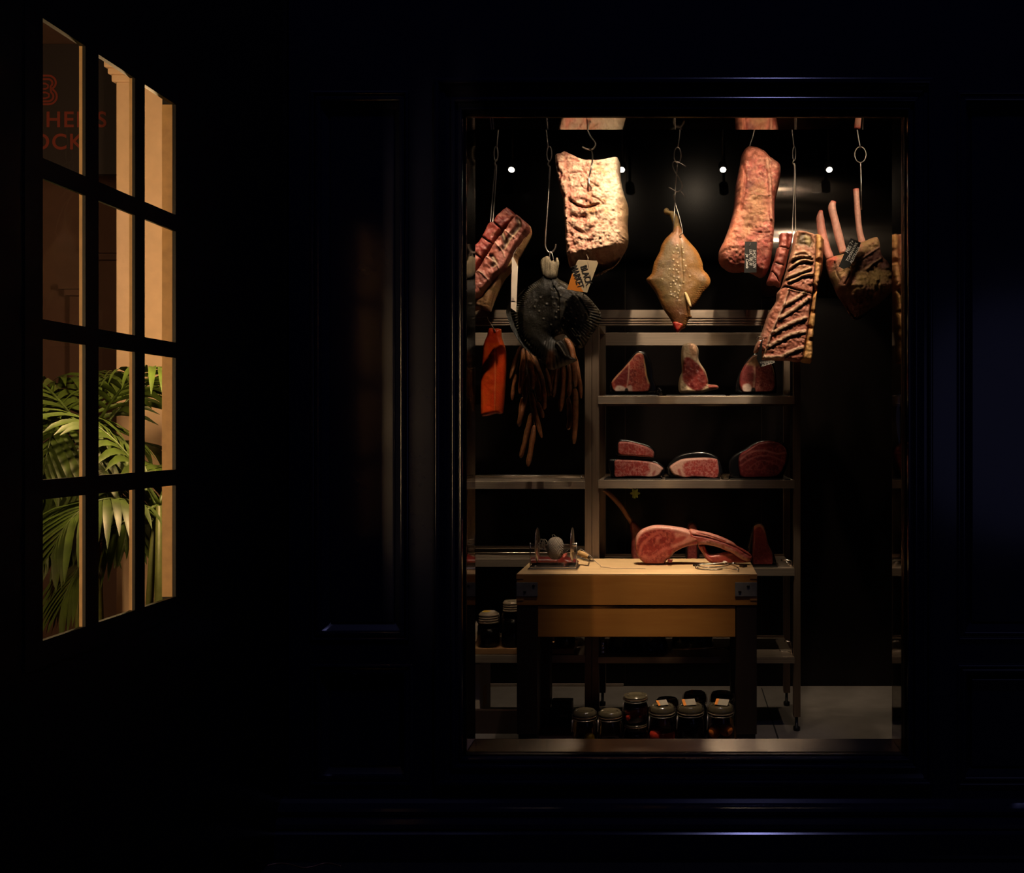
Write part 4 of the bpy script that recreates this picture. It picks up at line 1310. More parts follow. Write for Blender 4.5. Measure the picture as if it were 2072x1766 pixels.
# 5 sirloin piece
def sirloin():
    s = Slab(Z5([(250, 375), (265, 340), (300, 320), (350, 328), (400, 355), (430, 385), (490, 425), (502, 470), (490, 560), (465, 680), (460, 850), (450, 960), (435, 1060), (410, 1120), (380, 1142), (340, 1125), (290, 1105), (200, 1108), (150, 1090), (112, 1050), (108, 980), (140, 910), (180, 800), (205, 680), (215, 560), (240, 440)]),
             4.63, 0.11, 0.08, 14, 1.5, 3, jitter=0.6, seed=13)
    U, V = s.U, s.V
    zx = (U - 1420) * 3.154; zy = (V - 200) * 3.154
    s.base((0.42, 0.125, 0.095))
    s.mix((0.50, 0.25, 0.17), sstep(0.45, 0.64, fbm(U, V, 20, 4, 51)) * 0.7)
    s.mix((0.20, 0.05, 0.04), sstep(0.56, 0.70, fbm(U, V, 9, 4, 56)) * 0.7)
    s.mix((0.64, 0.40, 0.28), sstep(0.90, 0.97, ridge(U, V, 14, 3, 57)) * 0.6)
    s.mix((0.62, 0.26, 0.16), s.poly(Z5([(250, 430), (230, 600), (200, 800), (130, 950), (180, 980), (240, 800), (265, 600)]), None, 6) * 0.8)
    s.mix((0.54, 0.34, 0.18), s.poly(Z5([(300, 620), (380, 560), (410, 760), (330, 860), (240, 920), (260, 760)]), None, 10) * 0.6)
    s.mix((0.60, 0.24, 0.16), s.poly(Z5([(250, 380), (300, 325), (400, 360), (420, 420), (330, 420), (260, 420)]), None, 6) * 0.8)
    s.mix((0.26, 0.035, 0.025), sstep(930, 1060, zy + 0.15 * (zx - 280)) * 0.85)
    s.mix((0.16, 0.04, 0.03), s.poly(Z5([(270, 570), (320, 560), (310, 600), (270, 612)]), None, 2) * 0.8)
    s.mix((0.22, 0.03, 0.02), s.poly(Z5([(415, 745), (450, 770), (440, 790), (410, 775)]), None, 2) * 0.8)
    s.stroke(Z5([(260, 620), (300, 640), (450, 655)]), 1.2, (0.60, 0.30, 0.22), a=0.6, h=0.003)
    s.stroke(Z5([(300, 870), (360, 882), (455, 880)]), 1.6, (0.64, 0.34, 0.26), a=0.8, h=-0.008)
    s.stroke(Z5([(250, 420), (270, 560), (240, 740)]), 4, (0.30, 0.08, 0.05), a=0.4, h=-0.012)
    s.stroke(Z5([(400, 430), (420, 560), (430, 800)]), 5, (0.60, 0.36, 0.25), a=0.5, h=0.012)
    low = np.clip((zy - 960) / 170, 0, 1) * sstep(330, 280, zx)
    s.H -= 0.06 * low
    s.mix((0.30, 0.10, 0.06), sstep(0.84, 0.94, ridge(U, V, 18, 4, 53)) * 0.6)
    s.rough(0.014, 18, 5, 54); s.rough(0.005, 5, 3, 55)
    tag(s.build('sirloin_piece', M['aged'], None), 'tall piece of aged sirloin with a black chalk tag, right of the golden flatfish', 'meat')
sirloin()
r = tag_paper('chalk_tag', Z5([(275, 910), (352, 911), (349, 1107), (271, 1110)]), 4.47, M['slate'], 'tall black chalk tag pinned on the dark sirloin piece', 0.002)
zz = lambda x, y, Y=4.467: P(1420 + x / 3.154, 200 + y / 3.154, Y)
text('chalk_lettering', 'SHORT LOIN', 0.0205, zz(336, 1020), M['chalk'], r, ang=-PI / 2, shear=0.3, sx=0.72)
text('chalk_lettering', 'LUC TBS 30', 0.0205, zz(313, 1010), M['chalk'], r, ang=-PI / 2, shear=0.3, sx=0.72)
text('chalk_lettering', 'Jw  Canada', 0.0205, zz(290, 1035), M['chalk'], r, ang=-PI / 2, shear=0.3, sx=0.72)
tube('pin', [zz(312, 920), zz(300, 950)], 0.0015, M['chrome'], r, 6)

# 6 rib slab right
def rib_right():
    root = thing('beef_rib_slab', 'long beef rib slab with diagonal rib bands and a cut across the middle, hanging right of the sirloin', 'meat', tuple(P(1600, 735, 4.58)))
    s = Slab(ZR([(455, 90), (500, 85), (580, 75), (610, 80), (600, 180), (560, 330), (520, 520), (480, 640), (460, 715), (400, 690), (335, 690), (295, 665), (320, 600), (370, 440), (390, 390), (420, 260), (445, 230)]), 4.60, 0.07, 0.06, 6, 1.4, 3, jitter=0.6, seed=14, power=3)
    s.base((0.42, 0.13, 0.10)); s.mix((0.25, 0.06, 0.045), sstep(0.45, 0.65, fbm(s.U, s.V, 10, 4, 61)))
    s.mix((0.56, 0.24, 0.19), sstep(0.55, 0.72, fbm(s.U, s.V, 8, 3, 62)) * 0.7)
    for a in ([(440, 255), (490, 265), (545, 270)], [(370, 430), (420, 455), (480, 470)], [(350, 540), (400, 600), (430, 660)]):
        s.stroke(ZR(a), 2.0, (0.09, 0.02, 0.015), a=0.85, h=-0.02)
        s.stroke([(x, y + 2.2) for x, y in ZR(a)], 1.4, (0.68, 0.36, 0.28), a=0.7)
    s.stroke(ZR([(575, 80), (555, 300), (500, 540), (460, 710)]), 9, (0.22, 0.045, 0.03), a=0.8, h=-0.03)
    s.rough(0.006, 7, 4, 63)
    s.build('loin_strip', M['flesh'], root)
    s = Slab(ZR([(640, 65), (710, 66), (850, 105), (880, 130), (870, 400), (850, 640), (830, 820), (800, 1000), (780, 1200), (740, 1450), (700, 1600), (560, 1590), (380, 1590), (240, 1590), (245, 1480), (150, 1500), (160, 1420), (210, 1330), (260, 1200), (300, 1080), (350, 980), (410, 890), (420, 790), (470, 720), (520, 560), (560, 400), (600, 250), (620, 120)]),
             4.57, 0.085, 0.06, 7, 1.3, 3, jitter=0.7, seed=15, power=3)
    U, V = s.U, s.V
    zx = (U - 1500) * 5.887; zy = (V - 460) * 5.887
    s.base((0.52, 0.21, 0.145))
    s.mix((0.44, 0.26, 0.15), sstep(760, 500, zy) * 0.75)
    s.mix((0.60, 0.30, 0.22), sstep(0.45, 0.65, fbm(U, V, 16, 4, 64)) * 0.7)
    s.mix((0.33, 0.10, 0.07), sstep(0.52, 0.68, fbm(U, V, 9, 4, 65)) * 0.5)
    s.poly(ZR([(660, 130), (740, 110), (800, 160), (830, 230), (790, 280), (740, 250), (640, 240)]), (0.12, 0.09, 0.045), 4, 0.9, h=-0.012)
    s.poly(ZR([(730, 140), (790, 160), (790, 250), (750, 230)]), (0.55, 0.44, 0.24), 3, 0.8, h=0.008)
    ribs_up = ([(560, 430), (640, 390), (720, 380), (810, 400)], [(530, 540), (620, 470), (720, 430), (810, 440)], [(500, 640), (600, 600), (700, 560), (800, 520)], [(540, 680), (640, 640), (720, 600), (820, 590)])
    for k, a in enumerate(ribs_up):
        s.stroke(ZR(a), 4.5, (0.66, 0.47, 0.30), soft=4, a=0.7, h=0.012)
        s.stroke([(x, y + 4) for x, y in ZR(a)], 3, (0.16, 0.06, 0.03), a=0.6, h=-0.010)
    s.stroke(ZR([(580, 410), (600, 370), (640, 345), (720, 330), (790, 370)]), 5, (0.62, 0.40, 0.25), a=0.7, h=0.014)
    s.stroke(ZR([(465, 740), (510, 735), (600, 760), (720, 790), (860, 822)]), 3.2, (0.02, 0.008, 0.006), soft=1.6, a=1.0, h=-0.05)
    s.stroke(ZR([(540, 772), (620, 785), (720, 806), (860, 832)]), 2.4, (0.74, 0.44, 0.30), a=0.8, h=0.004)
    ribs_dn = ([(490, 950), (600, 890), (740, 800)], [(440, 1100), (560, 1030), (640, 980), (770, 880)], [(350, 1280), (480, 1210), (600, 1150), (740, 1100)], [(300, 1440), (430, 1370), (560, 1300), (730, 1260)], [(260, 1560), (440, 1560), (560, 1500), (700, 1450)])
    for a in ribs_dn:
        z = ZR(a)
        s.stroke(z, 6, (0.76, 0.54, 0.38), soft=4, a=0.85, h=0.010)
        d, _ = seg_dist(U, V, z)
        s.mix((0.42, 0.28, 0.16), sstep(4, 1, d) * sstep(0.5, 0.65, fbm(U, V, 4, 3, 66)) * 0.7)
        s.stroke([(x, y + 5) for x, y in z], 2.5, (0.26, 0.08, 0.05), a=0.6, h=-0.010)
    s.stroke(ZR([(540, 770), (480, 950), (400, 1130), (320, 1320), (240, 1580)]), 3, (0.78, 0.56, 0.44), a=0.9, h=0.012)
    s.mix((0.62, 0.26, 0.17), s.poly(ZR([(470, 760), (530, 780), (470, 940), (390, 1120), (310, 1310), (240, 1560), (200, 1500), (280, 1300), (360, 1050)]), None, 3) * 0.7)
    s.mix((0.72, 0.46, 0.34), sstep(5, 1, s.D) * sstep(500, 300, zx - (1100 - zy) * 0.28) * 0.6)
    s.rough(0.008, 9, 5, 67); s.rough(0.004, 4, 3, 68)
    s.build('rib_face', M['flesh'], root)
    s = Slab(ZR([(850, 105), (960, 130), (985, 150), (975, 300), (965, 500), (930, 640), (905, 760), (880, 900), (870, 1100), (845, 1350), (830, 1600), (790, 1620), (720, 1610), (685, 1575), (705, 1480), (720, 1380), (740, 1250), (760, 1100), (790, 960), (810, 850), (840, 780), (800, 700), (815, 560), (835, 420), (840, 280)]),
             4.60, 0.105, 0.06, 9, 1.3, 3, jitter=0.6, seed=16)
    s.base((0.70, 0.42, 0.18)); s.mix((0.62, 0.33, 0.20), sstep(0.45, 0.65, fbm(s.U, s.V, 10, 4, 69)) * 0.7)
    zx = (s.U - 1500) * 5.887; zy = (s.V - 460) * 5.887
    s.H -= 0.06 * sstep(0, 90, zx - (900 - (zy - 100) * 0.05))
    s.mix((0.48, 0.25, 0.08), sstep(0, 60, zx - (910 - (zy - 100) * 0.055)) * 0.7)
    for (a, b2) in ((900, 440), (830, 780), (800, 1040), (760, 1220)):
        q = ((zx - a) ** 2 + ((zy - b2) * 1.6) ** 2) ** 0.5
        s.H -= 0.016 * sstep(70, 20, q)
    s.rough(0.012, 11, 4, 70)
    s.build('fat_cap', M['flesh'], root)
rib_right()
r = tag_paper('chalk_tag', ZR([(240, 1582), (178, 1550), (235, 1400), (250, 1340), (240, 1580), (400, 1592), (396, 1604), (230, 1672), (180, 1570)])[0:1] + ZR([(400, 1590), (398, 1604), (232, 1670), (180, 1560), (240, 1345), (252, 1350)]), 4.47, M['slate'],
              'black chalk tag tucked under the lower end of the right rib slab', 0.002)
kk = 5.887
zz = lambda x, y, Y=4.466: P(1500 + x / kk, 460 + y / kk, Y)
text('chalk_lettering', 'TOMAHAWK', 0.013, zz(295, 1604), M['chalk'], r, ang=math.radians(9), shear=0.2, sx=0.8)
text('chalk_lettering', 'AUSTRALIA', 0.016, zz(318, 1624), M['chalk'], r, ang=math.radians(17), bold=0.0004, shear=0.2, sx=0.8)
tube('underline', [zz(236, 1662), zz(345, 1622)], 0.0008, M['chalk'], r, 6)
tube('ring', [P(q[0], q[1], 4.47) for q in oval(1500 + 225 / kk, 460 + 1325 / kk, 6.5, 4.6)], 0.0016, M['chrome'], r, 8)

# 7 tomahawk rack
def bone_tube(name, pl, radii, Y, parent, base, tip, seed=0, flat=0.8):
    c = catmull([P(q[0], q[1], Y - (q[2] if len(q) > 2 else 0)) for q in pl], 6)
    n = len(c)
    rr = np.interp(np.linspace(0, 1, n), np.linspace(0, 1, len(radii)), radii)
    rnd = random.Random(seed)
    rr = [r_ * (1 + 0.06 * (rnd.random() - 0.5)) for r_ in rr]
    V, Fc = tube_data(c, rr, 16)
    cols = []
    for i in range(n):
        t = i / (n - 1)
        for k in range(16):
            a = np.array(base) * (1 - 0.0) 
            w = max(0, 1 - t / 0.10)
            cols.append(np.array(base) * (1 - w) + np.array(tip) * w)
    cols = np.array(cols) * (0.85 + 0.3 * np.random.RandomState(seed).rand(len(cols), 1))
    return mesh(name, V, Fc, M['bone'], parent, True, col=cols)
def tomahawk_rack():
    Y = 4.63
    root = thing('tomahawk_rack', 'beef rib joint with three bare rib bones standing up, at the right', 'meat', tuple(P(1740, 643, Y)))
    m = 4.63 / F
    bone_tube('rib_bone', ZK([(130, 338), (120, 440), (140, 600), (185, 780), (240, 930)]), [0.6 * 5 * m, 8.2 * m, 9 * m, 9 * m, 8.5 * m], Y + 0.01, root, (0.50, 0.20, 0.15), (0.62, 0.10, 0.07), 1)
    bone_tube('rib_bone', ZK([(285, 228), (265, 310), (300, 460), (355, 680), (405, 860)]), [5 * m, 8 * m, 7.8 * m, 8.5 * m, 7.5 * m], Y - 0.02, root, (0.68, 0.34, 0.26), (0.60, 0.06, 0.04), 2)
    bone_tube('rib_bone', ZK([(560, 75), (568, 200), (585, 420), (605, 600), (640, 740)]), [6.2 * m, 6 * m, 6 * m, 6.2 * m, 7 * m], Y - 0.04, root, (0.66, 0.33, 0.25), (0.55, 0.08, 0.06), 3)
    s = Slab(ZK([(195, 980), (215, 935), (280, 905), (390, 880), (440, 860), (560, 770), (640, 735), (720, 700), (790, 696), (825, 760), (850, 920), (930, 1000), (980, 1110), (1010, 1200), (1000, 1340), (900, 1440), (760, 1560), (640, 1660), (560, 1685), (500, 1630), (420, 1500), (340, 1380), (290, 1260), (230, 1130)]),
             Y, 0.13, 0.10, 16, 1.4, 3, jitter=0.5, seed=17)
    U, V = s.U, s.V
    zx = (U - 1640) * 6.09; zy = (V - 370) * 6.09
    s.base((0.44, 0.22, 0.14))
    s.mix((0.42, 0.29, 0.12), sstep(0.42, 0.62, fbm(U, V, 16, 4, 71)) * 0.7)
    s.mix((0.25, 0.10, 0.10), s.poly(ZK([(520, 1080), (620, 980), (780, 840), (850, 800), (870, 950), (760, 1020), (640, 1080), (540, 1150)]), None, 5) * 0.75)
    s.mix((0.22, 0.09, 0.09), s.poly(ZK([(770, 1090), (860, 1000), (920, 1060), (900, 1120), (800, 1130)]), None, 5) * 0.7)
    s.mix((0.52, 0.36, 0.14), s.poly(ZK([(530, 1180), (700, 1110), (860, 1140), (960, 1150), (860, 1270), (680, 1310), (560, 1290)]), None, 8) * 0.7)
    s.mix((0.60, 0.12, 0.08), s.poly(ZK([(200, 960), (300, 910), (300, 950), (240, 1050), (230, 1100)]), None, 5) * 0.75)
    s.mix((0.20, 0.06, 0.045), sstep(0, 100, zy - (1330 - (zx - 600) * 0.05)) * 0.75)  # shadow across the lower meat painted into its colour
    s.stroke(ZK([(270, 1000), (290, 1120), (340, 1240)]), 2, (0.10, 0.04, 0.02), a=0.8, h=-0.012)
    s.stroke(ZK([(430, 1060), (430, 1180), (380, 1280)]), 2, (0.12, 0.05, 0.03), a=0.7, h=-0.012)
    s.stroke(ZK([(530, 1020), (650, 940), (790, 850)]), 2, (0.55, 0.32, 0.25), a=0.6, h=0.008)
    s.stroke(ZK([(620, 1120), (720, 1040), (800, 990)]), 3, (0.55, 0.36, 0.22), a=0.6, h=0.010)
    s.H -= 0.10 * np.clip((zy - 1300) / 380, 0, 1)
    s.H -= 0.05 * sstep(520, 250, zx)
    s.rough(0.016, 18, 5, 73); s.rough(0.005, 5, 3, 74)
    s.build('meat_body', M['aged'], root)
tomahawk_rack()
r = tag_paper('chalk_tag', ZK([(495, 682), (622, 735), (600, 800), (480, 1035), (405, 1060), (345, 1030), (370, 980)]), 4.46, M['slate'], 'tilted black chalk tag across the tomahawk rack', 0.002)
zz = lambda x, y, Y=4.456: P(1640 + x / 6.09, 370 + y / 6.09, Y)
aa = math.radians(62)
text('chalk_lettering', 'MBS 7+', 0.024, zz(485, 785), M['chalk'], r, ang=aa, shear=0.1, sx=0.85)
text('chalk_lettering', 'TOMAHAWK', 0.020, zz(512, 850), M['chalk'], r, ang=aa, shear=0.1, sx=0.85)
text('chalk_lettering', 'AUSTRALIA', 0.020, zz(548, 890), M['chalk'], r, ang=aa, shear=0.1, sx=0.85)

# 8 salmon fillet on its own small hook
def salmon():
    Y = 4.76
    s = Slab(Z6([(262, 282), (310, 285), (372, 290), (376, 360), (405, 440), (420, 520), (418, 700), (405, 880), (388, 1040), (330, 1045), (270, 1062), (215, 1072), (190, 1050), (188, 900), (188, 750), (198, 580), (212, 430), (245, 350)]), Y, 0.03, 0.012, 9, 1.3, 2, seed=18)
    U, V = s.U, s.V
    zx = (U - 930) * 4.4147; zy = (V - 600) * 4.4147
    s.base((0.70, 0.075, 0.010))
    s.mix((0.72, 0.14, 0.02), sstep(0.45, 0.62, fbm(U, V, 14, 3, 81)) * 0.5)
    s.mix((0.80, 0.24, 0.06), (0.5 + 0.5 * np.sin((V * 0.9 - np.abs(U - 1003) * 0.9) * 1.35)) ** 3 * 0.28)
    s.stroke(Z6([(330, 480), (328, 760), (325, 1040)]), 1.4, (0.85, 0.35, 0.14), a=0.6, h=-0.003)
    s.mix((0.42, 0.03, 0.006), s.poly(Z6([(260, 285), (372, 290), (376, 370), (345, 420), (240, 400)]), None, 4) * 0.6)
    s.mix((0.80, 0.26, 0.10), sstep(3, 0.5, s.D) * 0.5)
    s.rough(0.003, 10, 3, 82)
    tag(s.build('salmon_fillet', M['salmon'], None), 'bright orange salmon fillet hanging left of the sausages', 'fish')
    hk('small_hook', [('hook', [(985, 640, -0.132), (988, 648, -0.06), (990, 651, 0.0), (998, 663, 0.02), (1001, 668, 0.035), (1003, 671, 0.03)], 0.0026, 5)], 'small wire hook through the top of the salmon fillet', Y)
M['salmon'] = painted('salmon_flesh', 0.32, 0.10, 150, 0.15, 240, 0.35)
salmon()

# 9 dried sausages
M['sausage'] = simple('dried_sausage', (0.23, 0.085, 0.032), 0.32, 0, 0.45, 60, 0.9, coat=0.15)
def sausage(pl, w, dy, label, group, seed):
    Y = 4.80 + dy
    c = catmull([P(q[0], q[1], Y) for q in Z6(pl)], 7)
    n = len(c)
    r0 = w * 0.5 / 4.4147 * Y / F
    rnd = random.Random(seed)
    rr = []
    for i in range(n):
        t = i / (n - 1)
        e = min(1.0, (min(t, 1 - t) * n / 3.2 + 0.12))
        rr.append(r0 * math.sqrt(e) * (1 + 0.14 * math.sin(i * 0.9 + seed) * rnd.uniform(0.3, 1)))
    V, Fc = tube_data(c, rr, 14)
    # wrinkles along the casing
    cen = [v for v in c for _ in range(14)]
    for i in range(len(V)):
        k = i % 14
        V[i] = cen[i] + (V[i] - cen[i]) * (1 + 0.10 * math.sin(k * 2.7 + seed) + 0.05 * math.sin(i * 0.37))
    o = mesh('dried_sausage', V, Fc, M['sausage'], None, True)
    tag(o, label, 'sausage', group)
    return o
LB = [([(548, 440), (500, 560), (450, 735)], 34, 0.0), ([(572, 455), (562, 640), (538, 870)], 44, -0.02), ([(605, 470), (640, 650), (655, 835)], 46, -0.01), ([(640, 500), (700, 640), (738, 760), (755, 900), (752, 1010)], 46, 0.01),
      ([(600, 700), (590, 880), (525, 1150)], 42, 0.0), ([(500, 690), (480, 800), (470, 925)], 30, 0.02), ([(640, 850), (680, 1050), (735, 1260)], 40, -0.02), ([(690, 940), (725, 1010), (748, 1085)], 34, 0.02), ([(640, 1040), (600, 1230), (545, 1440)], 44, -0.01),
      ([(668, 1150), (645, 1310), (610, 1515)], 46, -0.03), ([(560, 900), (545, 1040), (530, 1160)], 36, 0.03), ([(645, 560), (690, 740), (722, 930)], 40, 0.03), ([(590, 480), (610, 700), (600, 860)], 38, 0.03)]
RB = [([(945, 370), (1000, 470), (1022, 640), (1030, 810)], 54, 0.0), ([(880, 600), (855, 780), (838, 900)], 40, -0.01), ([(925, 600), (922, 800), (900, 1025)], 46, -0.03), ([(980, 600), (985, 760), (975, 895)], 42, 0.0), ([(1030, 520), (1070, 740), (1085, 910)], 36, 0.02),
      ([(1030, 820), (1032, 1000), (1022, 1315)], 54, -0.02), ([(970, 900), (985, 1060), (972, 1190)], 44, 0.01), ([(770, 640), (805, 780), (820, 885)], 34, 0.0), ([(850, 620), (815, 760), (795, 890)], 36, 0.02)]
for i, (pl, w, dy) in enumerate(LB):
    sausage(pl, w, dy, 'thin wrinkled brown dried sausage in the bunch next to the salmon fillet', 'dried sausages in the left bunch', i)
for i, (pl, w, dy) in enumerate(RB):
    sausage(pl, w, dy, 'thin wrinkled brown dried sausage in the bunch below the turbot head, by the rack post', 'dried sausages in the right bunch', i + 40)
def bunch_string(lst, px, py, label):
    hub = P(px, py, 4.81)
    strands = [([P(px, 652, 4.8925), P(px, 663, 4.86), hub], 0.0025)]
    for pl, w, dy in lst:
        x, y = Z6(pl)[0]
        x2, y2 = Z6(pl)[1]
        end = P(x, y, 4.80 + dy) + Vector((0, 0, 0.003))
        if (end - hub).length < 0.012:
            continue
        mid = hub.lerp(end, 0.5) + Vector((0, 0.006, 0))
        strands.append(([hub, mid, end], 0.0014))
    o = tubes('sausage_string', strands, M['string'], segs=6)
    tag(o, label, 'string')
bunch_string(LB, 1058, 690, 'string from which the left sausage bunch hangs')
bunch_string(RB, 1146, 676, 'string from which the right sausage bunch hangs')
# ------------------------------------------------------------------ steel racks
YR = 4.90; YRB = 5.35
def rack(name, pxl0, pxl1, pxr0, pxr1, shelves, label, rear_rail):
    root = thing(name, label, 'shelving rack', ((X(pxl0, YR) + X(pxr1, YR)) / 2, (YR + YRB) / 2, 0))
    w = X(pxl1, YR) - X(pxl0, YR)
    xl0, xr1 = X(pxl0, YR), X(pxr1, YR)
    topz = Z(627, YR)
    for (x0, x1) in ((xl0, xl0 + w), (xr1 - w, xr1)):
        for (y0, y1) in ((YR, YR + w), (YRB, YRB + w)):
            p = box('post', x0, x1, y0, y1, 0.075, topz - 0.03, M['steel_v'], root, 0.002, origin=wl(root))
            c = ((x0 + x1) / 2, (y0 + y1) / 2, 0)
            lathe('foot', [(0.016, 0.0), (0.018, 0.006), (0.018, 0.02), (0.008, 0.024), (0.008, 0.078)], c, M['rubber'], root, 16)
    # grooved top rail
    x0, x1 = xl0, xr1
    zt, zb = topz, Z(658, YR)
    prof = [(YR + 0.03, zt), (YR - 0.004, zt), (YR - 0.004, Z(643, YR)), (YR + 0.002, Z(643.6, YR)), (YR + 0.002, Z(645, YR)), (YR - 0.005, Z(645.6, YR)), (YR - 0.005, Z(648.6, YR)), (YR + 0.002, Z(649.2, YR)),
            (YR + 0.002, Z(650.4, YR)), (YR - 0.005, Z(651, YR)), (YR - 0.005, Z(653.4, YR)), (YR + 0.002, Z(654, YR)), (YR + 0.002, Z(655, YR)), (YR - 0.003, Z(655.4, YR)), (YR - 0.003, zb), (YR + 0.03, zb)]
    extrude_x('top_rail', prof, x0, x1, M['steel'], root)
    yr = YRB
    box('rear_rail', x0 + w, x1 - w, yr, yr + 0.03, Z(699, yr), Z(673, yr), M['steel'], root, 0.002)
    for y in (0, 1):
        xx = xl0 if y == 0 else xr1 - w
        box('side_rail', xx + 0.002, xx + w - 0.002, YR + 0.03, YRB, zb, zt - 0.01, M['steel'], root, 0.002)
    for (py0, py1) in shelves:
        z1, z0 = Z(py0, YR - 0.012), Z(py1, YR - 0.012)
        bm = bmesh.new()
        a, b2 = xl0 + w - 0.003, xr1 - w + 0.003
        add_box(bm, a - 0.001, b2 + 0.001, YR - 0.012, YR - 0.009, z0, z1, 0.0012)
        add_box(bm, a, b2, YR - 0.010, YRB, z1 - 0.003, z1 - 0.0005)
        add_box(bm, a, b2, YRB - 0.004, YRB, z0, z1 + 0.012)
        add_box(bm, a, b2, YR - 0.010, YR + 0.012, z0, z0 + 0.002)
        sh = from_bm('shelf', bm, M['steel'], root, recalc=False)
        for xx in (a + 0.004, b2 - 0.012):
            box('bracket', xx, xx + 0.008, YR + 0.05, YRB - 0.05, z0, z1 - 0.004, M['steel_v'], sh)
    return root
rackR = rack('steel_rack', 1197.6, 1212, 1607, 1620, [(801, 817), (971, 988), (1149, 1165), (1329, 1342)], 'wide four shelf stainless rack with steaks behind the butcher block', True)
rackL = rack('steel_rack', 838, 852, 1183, 1197, [(974, 989), (1131, 1147), (1325, 1341)], 'stainless rack with jars and sausages, left of the wide steak rack', True)
S1, S2, S3, S4 = [Z(p, YR - 0.012) for p in (801, 971, 1149, 1329)]
L2, L3, L4 = [Z(p, YR - 0.012) for p in (974, 1131, 1325)]
# thin upper rods of the left shelves, catching light
for zz_, nm in ((L2, 'middle'), (L3, 'lower')):
    o = tubes('shelf_rail', [([(X(852, YR), YR + 0.03, zz_ + 0.028), (X(1183, YR), YR + 0.03, zz_ + 0.028)], 0.003), ([(X(900, YR), YR + 0.03, zz_ + 0.028), (X(900, YR), YR + 0.03, zz_ - 0.001)], 0.003),
                             ([(X(1175, YR), YR + 0.03, zz_ + 0.028), (X(1175, YR), YR + 0.03, zz_ - 0.001)], 0.003)], M['chrome'], rackL, 8)

# ------------------------------------------------------------------ trays and cuts on the rack
def tray(px0, px1, z, label, y0=4.905, d=0.30):
    x0, x1 = X(px0, y0), X(px1, y0)
    V, Fc = [], []
    bm = bmesh.new()
    add_box(bm, x0, x1, y0, y0 + d, z + 0.0002, z + 0.006, 0.002)
    o = from_bm('display_tray', bm, M['tray'], recalc=False)
    return tag(o, label, 'tray')
tray(1222, 1330, S1, 'flat black tray under the left T-bone cut on the top shelf')
tray(1348, 1468, S1, 'flat black tray under the middle bone-in steak on the top shelf')
tray(1478, 1598, S1, 'flat black tray under the right T-bone cut on the top shelf')
tray(1222, 1338, S2, 'flat black tray under the two stacked marbled cuts')
tray(1346, 1458, S2, 'flat black tray under the single marbled cut')
tray(1478, 1600, S2, 'flat black tray under the dark round roast')
tray(1512, 1574, S3, 'flat black tray under the dark piece on the third shelf')
tray(1360, 1440, S3, 'flat black tray behind the steak on the third shelf')

SF = lambda *p: None
def cutpiece(name, outline, Y, label, paint, wrap=None, depth=0.16, thick=0.02, r=4, step=1.1, wrapr=10, seed=1, extra=None, group=None, mat='cut', floor=None):
    base = max(p[1] for p in outline)
    cxm = sum(p[0] for p in outline) / len(outline)
    root = thing(name, label, 'meat', tuple(P(cxm, base, Y)), group)
    s = Slab(outline, Y, thick, 0.012, r, step, 3, seed=seed)
    paint(s)
    s.build('cut_face', M[mat], root, floor)
    if wrap:
        w = Slab(wrap, Y + 0.014, 0.006, depth, wrapr, 2.0, 3, seed=seed + 9, power=3)
        w.base((0.01, 0.01, 0.01))
        w.build('black_wrapping', M['wrap'], root, floor)
    if extra:
        extra(root)
    return root
def beefy(s, base=(0.36, 0.07, 0.055), fat=(0.62, 0.28, 0.22), amt=0.6, sc=7, seed=3, dark=(0.20, 0.03, 0.03)):
    s.base(base)
    s.mix(dark, sstep(0.48, 0.68, fbm(s.U, s.V, sc * 2.2, 3, seed)) * 0.7)
    s.mix(fat, sstep(0.86, 0.95, ridge(s.U, s.V, sc, 4, seed + 1)) * amt)
    s.rough(0.0012, 4, 3, seed + 2)
def p1_(s):
    beefy(s, (0.42, 0.085, 0.06), (0.60, 0.26, 0.19), 0.6, 6, 101)
    zx = (s.U - 1180) * 4.504
    s.mix((0.20, 0.028, 0.03), s.poly(Z7([(290, 660), (340, 590), (420, 560), (410, 700), (300, 720)]), None, 3) * 0.85)
    s.stroke(Z7([(420, 520), (415, 640), (400, 740)]), 2.2, (0.66, 0.40, 0.30), a=0.7)
    s.poly(Z7([(300, 735), (330, 722), (385, 740), (385, 772), (295, 772)]), (0.72, 0.58, 0.50), 2, 0.9)
    s.poly(Z7([(405, 735), (440, 720), (450, 775), (410, 772)]), (0.68, 0.50, 0.42), 2, 0.8)
    s.stroke(Z7([(560, 480), (575, 600), (600, 700)]), 3.4, (0.72, 0.50, 0.26), a=0.9)
    s.stroke(Z7([(470, 440), (515, 424), (550, 440)]), 3.5, (0.66, 0.34, 0.20), a=0.9)
    s.stroke(Z7([(462, 460), (380, 560), (265, 690)]), 1.8, (0.66, 0.42, 0.24), a=0.8)
    s.poly(Z7([(385, 750), (410, 750), (408, 790), (382, 790)]), (0.015, 0.008, 0.008), 1.2, 1.0)
Y1 = 4.955
cutpiece('t_bone_cut', Z7([(462, 452), (485, 428), (512, 420), (545, 435), (558, 475), (575, 560), (590, 650), (612, 720), (602, 768), (570, 785), (440, 788), (410, 785), (370, 785), (290, 782), (262, 745), (258, 690), (300, 630), (360, 570), (415, 505)]), Y1,
         'T-bone cut in black wrapping, leftmost on the top shelf of the wide rack', p1_,
         Z7([(455, 440), (500, 412), (560, 415), (610, 480), (635, 560), (640, 660), (660, 700), (655, 785), (560, 792), (265, 790), (252, 700), (330, 590)]), 0.2, seed=101, floor=S1 + 0.0065)
